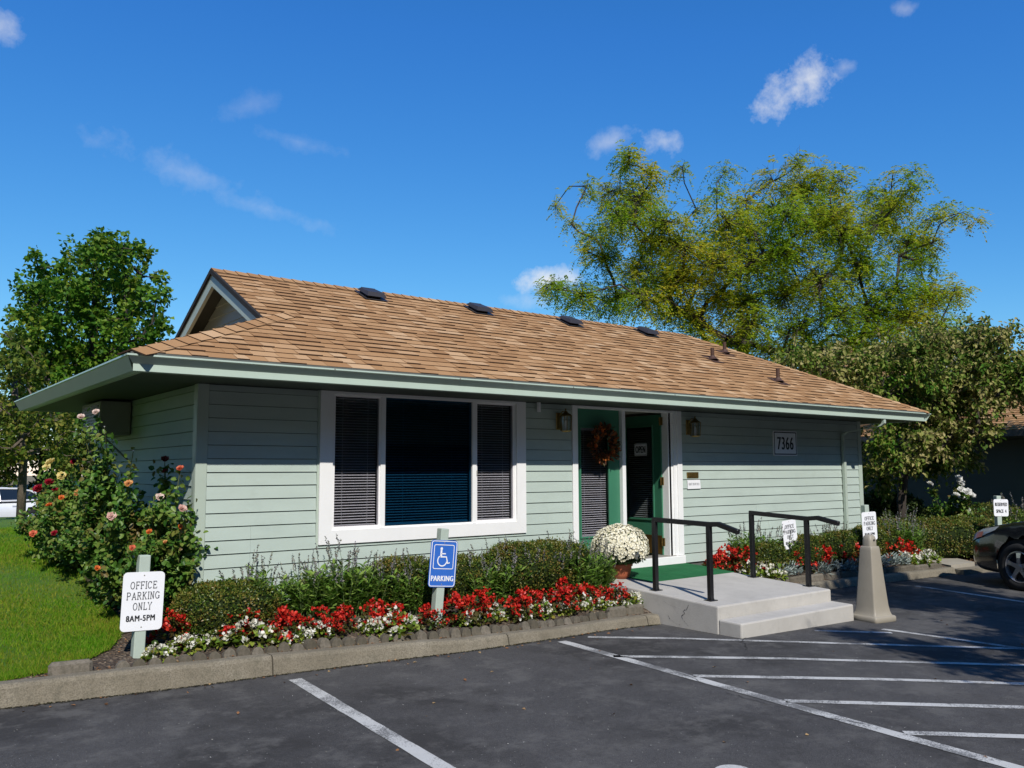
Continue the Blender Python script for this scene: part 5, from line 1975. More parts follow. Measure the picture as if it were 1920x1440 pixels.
# grey-purple spiky plants behind the reserved sign
for i, (u, d) in enumerate([(1895, 18.0), (1915, 18.4)]):
    p = at_depth(u, 985, d)
    place(salvias, 's', (p[0], p[1], .0), ('left' if i == 0 else 'right') + ' grey-green spiky plant behind the reserved space sign', 'plant', 'spiky plants behind the reserved sign', 1.9)

# potted chrysanthemum on the landing
t = thing('potted_chrysanthemum', 'large round potted chrysanthemum with cream white flowers on the landing', 'potted plant', (4.93, -.52, land_z(-.52)))
mb = MB().lathe([(0, .0), (.085, .0), (.115, .04), (.135, .12), (.135, .15), (.150, .152), (.150, .185), (.135, .187), (.128, .16), (0, .15)], 28)
mb.build('pot', M['terracotta'], t, True, local=True)
C = np.array([0, 0, .36]); RAD = np.array([.325, .325, .265])
n = 2300
D = sphere_dirs(n); D = D[(D[:, 2] > -.42)]
D = unit(D + RNG.normal(0, .03, D.shape)); keep = RNG.uniform(0, 1, len(D)) > np.clip((-.02 - D[:, 2]) * 2.4, 0, .85); D = D[keep]
parts = []
for d in D:
    c = C + d * RAD * (blob_noise(d[None], 5, .075, 4)[0] + RNG.uniform(-.02, .04))
    m_ = 8
    ang = np.arange(m_) * 2.4 + RNG.uniform(0, 6)
    nrm = unit(d / RAD); a1 = unit(np.cross(nrm, [.3, .2, 1])); a2 = np.cross(nrm, a1)
    el = RNG.uniform(.15, .9, m_)
    Dp = np.cos(ang)[:, None] * a1 + np.sin(ang)[:, None] * a2 + el[:, None] * nrm
    parts.append(leaf_verts(np.repeat(c[None], m_, 0), Dp, np.repeat(nrm[None], m_, 0), RNG.uniform(.020, .028, m_), .019, .15))
V, F = merge(parts); o = add_part('blossoms', V, F, M['pt_mum'], t, local=True); o['kind'] = 'stuff'
n = 1600
D = unit(RNG.normal(size=(n, 3))); D[:, 2] = np.maximum(D[:, 2], -.6)
P = C + D * RAD * RNG.uniform(.80, .97, n)[:, None]
V, F = leaf_verts(P, unit(D + RNG.normal(0, .6, (n, 3))), D, RNG.uniform(.03, .05, n), RNG.uniform(.02, .03, n))
add_part('foliage', V, F, M['lf_mum'], t, local=True)
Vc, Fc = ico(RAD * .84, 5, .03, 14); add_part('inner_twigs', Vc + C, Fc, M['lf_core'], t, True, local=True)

# roses along the side wall
def rose_bush(label, loc, h, spread, nl, blooms, seed, tall=False, wmat='lf_rose', leafs=(.040, .068)):
    t = thing('rose_bush', label, 'rose bush', loc, group='rose bushes along the side wall')
    g = np.random.default_rng(seed)
    L0 = np.array(loc)
    mb = MB(); parts = []
    tips = []
    for bl in blooms:
        tips.append((np.array(bl[0]) - L0, True))
    ncane = 13
    while len(tips) < ncane + len(blooms):
        a = g.uniform(0, 6.28); q = spread * math.sqrt(g.uniform(.05, 1))
        tips.append((np.array([q * math.cos(a) - spread * .12, q * math.sin(a) * 1.15, h * g.uniform(.5, 1.0) * (1 - .25 * (q / spread) ** 2)]), False))
    per = max(10, nl // len(tips))
    for tip, isb in tips:
        b = np.array([g.normal(0, .05), g.normal(0, .08), 0])
        mid = b * .4 + tip * np.array([.35, .35, .55]) + g.normal(0, .03, 3)
        pts = [b * (1 - s) ** 2 + 2 * mid * s * (1 - s) + tip * s * s for s in np.linspace(0, 1, 7)]
        mb.tube(pts, list(np.linspace(.009, .0035, 7)), 5, False)
        for _ in range(3):                       # side shoots
            s = g.uniform(.35, .9); p0 = np.array(pts[int(s * 6)])
            p1 = p0 + unit(g.normal(size=3) + [0, 0, .5]) * g.uniform(.10, .24)
            mb.tube([p0, p1], [.004, .002], 4, False)
            m_ = per // 3
            tt = g.uniform(.0, 1.15, m_)
            P = p0 + (p1 - p0) * tt[:, None] + g.normal(0, .035, (m_, 3))
            D = unit(g.normal(size=(m_, 3)) + [0, 0, -.1]); Nn = np.array([-.25, -.45, .9]) + g.normal(0, .55, (m_, 3))
            parts.append(oval_leaves(P, D, Nn, g.uniform(*leafs, m_), g.uniform(leafs[0] * .75, leafs[1] * .7, m_), .18, .1))
        m_ = per
        tt = g.uniform(.12 if not tall else .05, .97, m_)
        idx = np.clip((tt * 6).astype(int), 0, 5); fr = tt * 6 - idx
        PP = np.array(pts); P = PP[idx] * (1 - fr)[:, None] + PP[idx + 1] * fr[:, None] + g.normal(0, .045, (m_, 3))
        D = unit(g.normal(size=(m_, 3)) + [0, 0, -.1]); Nn = np.array([-.25, -.45, .9]) + g.normal(0, .55, (m_, 3))
        parts.append(oval_leaves(P, D, Nn, g.uniform(*leafs, m_), g.uniform(leafs[0] * .75, leafs[1] * .7, m_), .18, .1))
    V, F = merge(parts); V[:, 2] = np.maximum(V[:, 2], .01)
    add_part('foliage', V, F, M[wmat], t, local=True)
    mb.build('canes', M['cane'], t, local=True)
    for k, (p, r_, c) in enumerate(blooms):
        V, F = bloom_geo(r_, 26, g.uniform(.55, .95), seed * 31 + k)
        ax = unit(np.array([g.normal(-.35, .25), g.normal(-.55, .25), .75])); a1 = unit(np.cross(ax, [0, 1, .2])); a2 = np.cross(ax, a1)
        V = V[:, :1] * a1 + V[:, 1:2] * a2 + V[:, 2:] * ax
        add_part('bloom', V + (np.array(p) - L0), F, PET[c], t, local=True)
    return t


def bl(u, v, xpl, r, c):
    return (on_axis(u, v, 0, xpl - .10), r * .95, c)


gz = lambda x, y: lawn_z(x, y) - .02
rose_bush('rose bush with pink blooms at the front corner of the office', (-.20, .12, gz(-.2, .1)), 1.25, .36, 2600,
          [bl(341, 955, -.16, .050, 'pink'), bl(299, 933, -.20, .048, 'blush'), bl(338, 879, -.14, .042, 'coral'), bl(338, 988, -.16, .026, 'orange'), bl(309, 862, -.10, .045, 'dusty'), bl(310, 884, -.10, .042, 'dusty')], 101)
rose_bush('rose bush with a red orange bloom behind the white office parking sign', (-.30, .65, gz(-.3, .6)), 1.05, .44, 3000,
          [bl(248, 1028, -.62, .032, 'coral'), bl(310, 1017, -.24, .026, 'apricot'), bl(280, 998, -.48, .032, 'orange'), bl(182, 1066, -.72, .032, 'orange'), bl(226, 1078, -.36, .018, 'orange')], 102)
rose_bush('rose bush with one large pale pink bloom in the middle of the rose bed', (-.30, 1.45, gz(-.3, 1.4)), 1.30, .46, 3200,
          [bl(209, 969, -.66, .050, 'pink'), bl(241, 907, -.52, .044, 'apricot'), bl(262, 922, -.28, .020, 'yellow'), bl(225, 918, -.30, .024, 'orange'), bl(220, 1026, -.36, .018, 'yellow')], 103)
rose_bush('tallest rose bush, reaching the eave with two white blooms', (-.46, 1.05, gz(-.46, 1.0)), 1.55, .27, 3200,
          [bl(152, 783, -.72, .046, 'blush'), bl(180, 773, -.70, .040, 'blush'), bl(250, 846, -.44, .012, 'white'), bl(165, 800, -.70, .006, 'white'), bl(196, 800, -.68, .006, 'white'), bl(186, 850, -.60, .006, 'white'), bl(168, 880, -.62, .006, 'white')], 104, tall=True)
rose_bush('rose bush with orange and peach blooms and a dark crimson one on top', (-.32, 3.1, gz(-.3, 3.1)), 1.30, .46, 2800,
          [bl(138, 866, -.40, .045, 'crimson'), bl(145, 925, -.62, .045, 'apricot'), bl(115, 934, -.66, .040, 'orange'), bl(102, 1000, -.75, .042, 'crimson'), bl(103, 966, -.48, .030, 'dusty')], 105)
rose_bush('leftmost rose bush with pale yellow and big crimson blooms', (-.38, 4.0, gz(-.4, 4.0)), 1.25, .48, 3000,
          [bl(95, 868, -.52, .075, 'yellow'), bl(88, 877, -.52, .065, 'yellow'), bl(116, 894, -.48, .072, 'yellow'), bl(73, 917, -.58, .085, 'crimson'), bl(92, 905, -.55, .065, 'crimson'),
           bl(103, 920, -.52, .048, 'crimson'), bl(92, 948, -.74, .042, 'orange'), bl(62, 1001, -.80, .050, 'coral')], 106)
p = at_depth(1785, 970, 17.0)
Lw = np.array([p[0], p[1], -.02])
bls = [(at_depth(u, v, 16.6 + dd), r_ * 1.25, 'white') for u, v, dd, r_ in [(1797, 898, 0, .07), (1801, 907, .1, .075), (1802, 918, 0, .06), (1814, 923, -.2, .075), (1821, 930, -.2, .075), (1793, 929, 0, .065), (1805, 938, 0, .075),
       (1793, 949, .1, .07), (1744, 908, 0, .06), (1800, 945, .2, .06), (1817, 956, .2, .035), (1790, 930, .1, .05)]]
t = rose_bush('white rose bush beyond the hedge before the dark wall', tuple(Lw), 1.25, .62, 2200, bls, 107, leafs=(.06, .09))
t['group'] = 'white roses'

# ================================================================== trees
def grow(name, label, base, trunk, clusters, leafp, mats, seed, group=None, cat='tree', r_trunk=.12, limb_k=.012):
    """trunk: list of points (world); clusters: (centre, radius, leaf count, sparse flag). Limbs join each leaf cluster to the tree."""
    g = np.random.default_rng(seed)
    t = thing(name, label, cat, tuple(base), group=group)
    nodes = [np.array(p, float) for p in trunk]
    parent = list(range(-1, len(trunk) - 1))
    origin = nodes[-1]
    order = sorted(range(len(clusters)), key=lambda i: np.linalg.norm(clusters[i][0] - nodes[len(trunk) // 2]))
    cl_node = {}
    for i in order:
        c = np.array(clusters[i][0], float)
        best, bi = 1e9, 0
        for j, q in enumerate(nodes):
            if j < len(trunk) // 3: continue
            d = np.linalg.norm(c - q)
            pen = max(0, q[2] - c[2]) * 1.2
            if d + pen < best: best, bi = d + pen, j
        # intermediate bend
        q = nodes[bi]
        midp = q * .5 + c * .5 + g.normal(0, .08, 3) * np.linalg.norm(c - q) + np.array([0, 0, .10 * np.linalg.norm(c - q)])
        nodes.append(midp); parent.append(bi)
        nodes.append(c); parent.append(len(nodes) - 2)
        cl_node[i] = len(nodes) - 1
    wgt = np.zeros(len(nodes))
    for i in range(len(nodes) - 1, -1, -1):
        wgt[i] += 1
        if parent[i] >= 0: wgt[parent[i]] += wgt[i]
    rad = limb_k * np.sqrt(wgt)
    rad = np.minimum(rad, r_trunk)
    mbt, mbl = MB(), MB()
    nt_ = len(trunk)
    mbt.tube(trunk, [max(rad[i], r_trunk * (1.25 - .45 * i / max(1, nt_ - 1))) for i in range(nt_)], 10)
    for i in range(nt_, len(nodes)):
        p = parent[i]
        r0 = min(rad[p], rad[i] * 1.5)
        mbl.tube([nodes[p], nodes[i]], [r0, rad[i] * .9], 5, False)
    parts = []
    for i, (c, r, n, sparse) in enumerate(clusters):
        c = np.array(c, float)
        ntw = max(5, int(n / 16))
        dirs = unit(g.normal(size=(ntw, 3)) * np.array([1, 1, leafp.get('flat', .8)]) + np.array([0, 0, leafp.get('up', .25)]))
        st_ = c + g.normal(0, r * .22, (ntw, 3))
        ln = r * g.uniform(.55, 1.15, ntw)
        for k in range(ntw):
            if k % (2 if sparse else 3) == 0:
                e = st_[k] + dirs[k] * ln[k]
                fk = .55 if sparse else 1.0
                mbl.tube([c, (st_[k] + e) / 2 + g.normal(0, .10 * r, 3), e + g.normal(0, .06 * r, 3)], [.010 * leafp.get('tw', 1) * fk, .006 * leafp.get('tw', 1) * fk, .002], 3, False)
        k = g.integers(0, ntw, n)
        tt = g.uniform(.15, 1.05, n) ** .8
        P = st_[k] + dirs[k] * (ln[k] * tt)[:, None] + g.normal(0, leafp.get('jit', .06), (n, 3))
        if leafp.get('frond'):
            kf = leafp['frond']; nf = max(4, n // kf)
            Pf = P[:nf]; Df = unit(dirs[k[:nf]] * .7 + g.normal(0, .55, (nf, 3)) * np.array([1, 1, .6]) + np.array([0, 0, -.10]))
            Sf = unit(np.cross(Df, np.array([0, 0, 1.0]) + g.normal(0, .2, (nf, 3))))
            Lf = g.uniform(.16, .30, nf)[:, None]
            Pl, Dl = [], []
            for q_ in range(kf):
                t_ = (q_ // 2 + .6) / (kf / 2)
                sg = 1 if q_ % 2 else -1
                Pl.append(Pf + Df * Lf * t_ - np.array([0, 0, 1.0]) * Lf * .75 * t_ ** 2)
                Dl.append(Sf * sg + Df * .55 + np.array([0, 0, -.35]))
            P = np.concatenate(Pl); D = np.concatenate(Dl); nn_ = len(P)
            parts.append(leaf_verts(P, D, np.array([0, 0, 1.0]) + g.normal(0, .35, (nn_, 3)), g.uniform(.8, 1.2, nn_) * leafp['L'], g.uniform(.8, 1.2, nn_) * leafp['W'], .1))
            continue
        D = dirs[k] * .5 + g.normal(0, .6, (n, 3)) + np.array([0, 0, -leafp.get('droop', .3)])
        N = g.normal(0, .6, (n, 3)) + np.array([0, 0, 1.0]) + leafp.get('face', 0) * np.array([-.4, -1, .6])
        fn = oval_leaves if leafp.get('oval') else leaf_verts
        parts.append(fn(P, D, N, g.uniform(.7, 1.25, n) * leafp['L'], g.uniform(.75, 1.2, n) * leafp['W'], .2))
    mbt.build('trunk', mats[1], t, True)
    mbl.build('limbs', mats[1], t)
    V, F = merge(parts)
    add_part('crown', V, F, mats[0], t)
    return t


def pxc(lst, depth, spread, dens, seed, ox=0, oy=0, sc=1.0):
    """crown clumps given by where they are seen, each at its own distance"""
    g = np.random.default_rng(seed)
    out = []
    for q in lst:
        u, v, rp = ox + q[0] / sc, oy + q[1] / sc, q[2] / sc
        sp = len(q) > 3
        layers = 1 if sp or rp < 22 else 2
        for k in range(layers):
            d = depth + (g.uniform(-spread, spread) if layers == 1 else (-1, 1)[k] * g.uniform(.25, 1) * spread)
            r = rp * d / FPX * 1.02
            nn = int(dens * r * r * (min(1.0, q[3] * 1.45) if sp else 1.0) / layers * 1.4) + 20
            out.append((at_depth(u + g.normal(0, rp * .15), v + g.normal(0, rp * .12), d), r, nn, sp))
    return out


# maple left behind the house
cl = [(190, 446, 20), (186, 470, 26), (205, 455, 14, .8), (60, 480, 10, .8), (298, 520, 10, .8), (262, 470, 10, .8), (160, 480, 34), (226, 480, 34), (122, 505, 26, .5), (78, 505, 20, .5), (266, 482, 20, .6), (72, 545, 36), (120, 552, 45), (180, 540, 50), (240, 540, 45), (290, 562, 26),
      (52, 592, 36), (110, 612, 50), (170, 600, 55), (235, 600, 50), (285, 612, 28), (42, 652, 42), (100, 670, 55), (170, 670, 60), (240, 660, 50), (288, 644, 20), (62, 712, 50), (130, 722, 50), (200, 706, 50), (150, 770, 50), (230, 760, 40)]
tb = at_depth(172, 900, 20.0); tb[2] = lawn_z(tb[0], tb[1])
tk = [tb, tb + [0.03, 0, 1.0], tb + [-.02, .05, 2.0], np.array([*at_depth(172, 700, 20.0)]), np.array([*at_depth(180, 560, 20.0)])]
grow('maple_tree', 'dense dark green maple left behind the office roof', tb, tk, pxc(cl, 20.0, 1.3, 1500, 1), dict(L=.12, W=.11, droop=.25, up=.35, jit=.07), (M['lf_maple'], M['bark_dark']), 201, r_trunk=.11)

# slender tree on the lawn left
tb = at_depth(40, 952, 15.3); tb[2] = lawn_z(tb[0], tb[1]) - .05
cl = [(22, 636, 24), (6, 690, 34), (40, 715, 34), (70, 748, 36), (18, 770, 42), (96, 785, 34), (55, 812, 36), (8, 842, 32), (104, 842, 30), (-30, 740, 40), (-30, 820, 40), (66, 690, 26), (126, 808, 22), (36, 852, 26)]
tk = [tb, *(at_depth(u, v, 15.3) for u, v in ((42, 900), (44, 860), (38, 815), (30, 770), (26, 710)))]
grow('young_tree', 'slender tree with olive yellow leaves on the lawn left of the roses', tb, tk, pxc(cl, 15.3, .7, 1500, 2), dict(L=.10, W=.065, droop=.35, up=.2, jit=.06), (M['lf_olive'], M['bark']), 202, r_trunk=.062, limb_k=.009)

# shrubs and trees on the bank far left
for i, (u, d, hpx, wpx, lab) in enumerate([(-20, 43, 760, 120, 'far tree with olive leaves at the left edge of the view'), (75, 46, 748, 110, 'far olive tree seen above the white car'),
                                           (165, 44, 752, 110, 'far dense tree behind the rose bed'), (255, 47, 770, 110, 'far tree seen just left of the side wall'), (-130, 45, 740, 130, 'far tree at the far left beyond the lawn')]):
    p = at_depth(u, 903, d); p[2] = .7
    top = at_depth(u, hpx, d)[2]
    g = np.random.default_rng(300 + i)
    cls_ = []
    for k in range(26):
        a = g.uniform(0, 6.28); q = math.sqrt(g.uniform(0, 1))
        hz = g.uniform(.05, 1)
        w_ = wpx * d / FPX * .62 * (1 - .35 * hz)
        cls_.append((p + np.array([math.cos(a) * q * w_, math.sin(a) * q * w_, .3 + hz * (top - .9)]), g.uniform(.7, 1.15), 200, False))
    grow('background_tree', lab, p, [p, p + [0, 0, .8], p + [.05, 0, 1.8]], cls_, dict(L=.26, W=.18, droop=.3, up=.2, jit=.12, tw=2), (M['lf_olive'] if i % 2 == 0 else M['lf_far'], M['bark_dark']), 310 + i, 'trees on the far bank', r_trunk=.14)

# honey locust behind the house, right
LOC = [(400, 55, 36, .5), (385, 105, 55), (470, 150, 55, .6), (600, 120, 40, .35), (300, 215, 60, .6), (415, 250, 90), (345, 310, 95), (250, 400, 55, .6), (520, 330, 80), (300, 480, 70, .7), (475, 420, 90), (600, 420, 95),
       (90, 270, 40, .25), (170, 340, 45, .3), (220, 450, 40, .4), (210, 200, 40, .35),
       (100, 600, 50), (195, 630, 75), (320, 640, 85), (430, 640, 90), (50, 600, 34, .8), (600, 560, 115), (560, 690, 70), (650, 730, 85), (500, 560, 90), (400, 540, 70, .6),
       (760, 140, 50, .25), (740, 220, 50, .3), (830, 250, 65, .45), (650, 270, 50, .3), (760, 350, 95), (870, 380, 105), (980, 300, 95), (950, 170, 65, .4), (1060, 100, 55, .4), (1080, 210, 85, .7), (1150, 155, 65, .45), (1235, 160, 60, .5),
       (1100, 330, 105), (1000, 450, 115), (850, 500, 110), (720, 480, 110), (1200, 300, 90), (1250, 400, 105), (1380, 330, 95), (1450, 260, 75, .7), (1500, 200, 55, .6), (1350, 220, 55, .35), (1530, 130, 32, .4), (1440, 140, 40, .25),
       (1600, 340, 60, .35), (1700, 300, 45, .3), (1775, 320, 36, .35), (1650, 275, 40, .3), (1610, 420, 60, .35), (1500, 430, 85, .7), (1540, 500, 70, .6), (1300, 520, 105), (1150, 550, 105), (1000, 600, 105), (850, 640, 95), (750, 620, 90),
       (1450, 600, 90, .7), (1580, 620, 85, .8), (1680, 620, 55), (1350, 680, 105), (1200, 700, 105), (1050, 760, 95), (900, 760, 90), (1500, 720, 95), (1600, 750, 80), (1680, 770, 50), (950, 860, 80), (1130, 830, 90), (820, 800, 70), (1280, 820, 80),
       (700, 830, 70), (1400, 780, 80)]
DL = 22.0
tb = at_depth(1388, 900, DL); tb[2] = 0
tk = [tb, *(at_depth(u, v, DL) for u, v in ((1386, 800), (1388, 720), (1392, 660), (1400, 600)))]
grow('honey_locust', 'large feathery honey locust with yellow green leaves behind the office', tb, tk, pxc(LOC, DL, 2.2, 7200, 3, 1000, 260, 2.133),
     dict(L=.088, W=.034, droop=.6, up=.15, jit=.06, tw=1.2, flat=.75, frond=10), (M['lf_locust'], M['bark_dark']), 203, r_trunk=.17, limb_k=.011)

# dogwood at the right
DG = [(1492, 676, 34), (1535, 692, 44), (1590, 715, 40), (1570, 668, 24), (1640, 688, 42), (1700, 668, 46), (1760, 650, 46), (1830, 640, 44), (1882, 626, 26), (1740, 702, 56), (1800, 700, 58), (1870, 692, 55), (1915, 690, 40),
      (1655, 745, 44), (1718, 758, 54), (1788, 758, 56), (1846, 745, 46), (1910, 730, 36), (1682, 800, 38), (1724, 828, 40), (1790, 815, 46), (1836, 800, 30), (1640, 838, 36), (1632, 884, 26), (1700, 862, 34), (1762, 846, 36),
      (1806, 862, 26, .6), (1960, 690, 60),  (1655, 905, 24, .5), (1745, 880, 24, .5)]
DD = 16.8
tb = at_depth(1692, 985, DD); tb[2] = -.05
tk = [tb, *(at_depth(u, v, DD) for u, v in ((1690, 940), (1694, 900), (1702, 860), (1716, 820), (1740, 770)))]
grow('dogwood_tree', 'spreading dogwood with curled tan and green leaves right of the office', tb, tk, pxc(DG, DD, 1.0, 3600, 4), dict(L=.088, W=.054, droop=.55, up=.2, jit=.06, oval=True), (M['lf_dogwood'], M['bark_dark']), 204, r_trunk=.075, limb_k=.012)
# dark evergreen shrub under the dogwood
p = at_depth(1660, 960, 17.6)
shrub('dark_shrub', 'dark evergreen shrub in the shade under the dogwood', (p[0], p[1], -.03), (1.1, .7, .62), 5000, .07, M['lf_far'], 31, pw=2.0, amp=.14)

# tree in the lot to the right of the camera, out of view, whose shade falls on the asphalt
g = np.random.default_rng(9)
cls_ = []
for (x, y, r_, h_) in [(8.7, -1.5, .55, 7.0), (9.5, -1.3, .5, 7.2), (9.2, -2.2, .6, 6.4), (8.3, -2.2, .45, 6.2), (8.8, -3.1, .6, 6.0), (9.7, -2.9, .5, 6.6), (10.3, -2.0, .5, 7.0), (9.7, -.75, .4, 7.6), (10.4, -.9, .4, 7.6),
                       (5.75, -3.15, .22, 5.4), (5.6, -3.8, .32, 5.0), (5.35, -4.5, .42, 4.8), (6.4, -4.3, .40, 4.8), (6.2, -4.8, .35, 4.6), (7.1, -4.5, .5, 5.0), (7.9, -3.9, .5, 5.4), (8.4, -4.4, .5, 5.2), (8.9, -3.8, .5, 5.4)]:
    k_ = h_ / -SUN_DIR[2]
    c_ = np.array([x, y, 0]) - SUN_DIR * k_
    cls_.append((c_, r_, int(2400 * r_ * r_) + 200, False))
tb = np.array([5.9, -8.6, zground(5.9)])
grow('lot_tree', 'broad tree standing in the parking lot beside the viewer, shading the asphalt', tb, [tb, tb + [0, 0, 1.6], tb + [.05, .05, 3.2], tb + [.05, .1, 4.8]], cls_, dict(L=.13, W=.09, droop=.3, up=.2, jit=.08), (M['lf_maple'], M['bark']), 205, r_trunk=.13)

# ================================================================== unseen trees added behind and left of the viewer to block sky light
tb = np.array([0.0, 0.0, 0.0])
g = np.random.default_rng(77)
cls_ = []
for k in range(60):
    hz = g.uniform(.1, 1); a = g.uniform(0, 6.28); q = math.sqrt(g.uniform(.1, 1)) * 3.6 * (1 - .55 * hz)
    cls_.append((np.array([math.cos(a) * q, math.sin(a) * q, 1.2 + hz * 8.6]), g.uniform(1.1, 1.7), 150, False))
bt = grow('sky_block_tree', 'unseen tree added behind the viewer to block sky light', tb, [tb, tb + [0, 0, 2.0], tb + [0, 0, 5.0]], cls_,
          dict(L=.55, W=.45, droop=.3, up=.2, jit=.2, tw=3), (M['lf_far'], M['bark_dark']), 400, 'unseen trees added to block sky light', r_trunk=.22)
spots = [(-30, -14, 1.0), (-25, -21, .95), (-19, -26, 1.05), (-12, -28, 1.0), (-5, -29, 1.1), (2, -30, 1.0), (9, -29, 1.05), (16, -28, 1.1), (23, -26, 1.0), (30, -21, 1.1), (36, -14, 1.0), (-33, -6, .9), (38, -6, 1.0), (-17, -6, .62), (-16, 2, .62), (-15, 9, .55), (-22, 14, .7), (-11, 0, .48), (-11, 6.5, .48), (-13, -9, .5)]
for i, (x, y, s_) in enumerate(spots):
    s_ *= 1.7
    if abs(x) < 24 and y < -20: y -= 9
    lab = ORD[i] + ' unseen tree added around the viewer to block sky light'
    if i == 0:
        bt.location = (x, y, 0); bt.scale = (s_,) * 3; bt['label'] = lab
    else:
        copy_tree(bt, (x, y, 0), RNG.uniform(0, 6.28), s_, lab)


# ================================================================== cars
def car_paint(name, col, rough=.25):
    m, nt, b = new_mat(name)
    c = ramp(nt, noise(nt, 3, 3), [(.3, tuple(x * .92 for x in col)), (.7, col)])
    nt.link(c, b.inputs['Base Color'])
    b.inputs['Roughness'].default_value = rough
    b.inputs['Coat Weight'].default_value = .8
    b.inputs['Coat Roughness'].default_value = .06
    return m


M['car_black'] = car_paint('black_car_paint', (.006, .0065, .008))
M['car_white'] = car_paint('white_car_paint', (.70, .71, .72))
M['tyre'] = paint('tyre_rubber', (.012, .012, .012), .2, 20, .85, .2, 80)
M['alloy'] = paint('alloy_wheel', (.55, .55, .56), .05, 6, .28, 0, metal=.85)
M['car_glass'] = paint('dark_car_glass', (.012, .016, .018), .1, 3, .06, 0, spec=.8)
M['lamp_clear'] = paint('clear_lamp_lens', (.28, .30, .31), .15, 12, .12, 0, spec=.8)
M['lamp_amber'] = paint('amber_lamp_lens', (.42, .11, .02), .1, 12, .2, 0, spec=.6)
M['lamp_red'] = paint('red_lamp_lens', (.30, .01, .01), .1, 12, .2, 0, spec=.6)


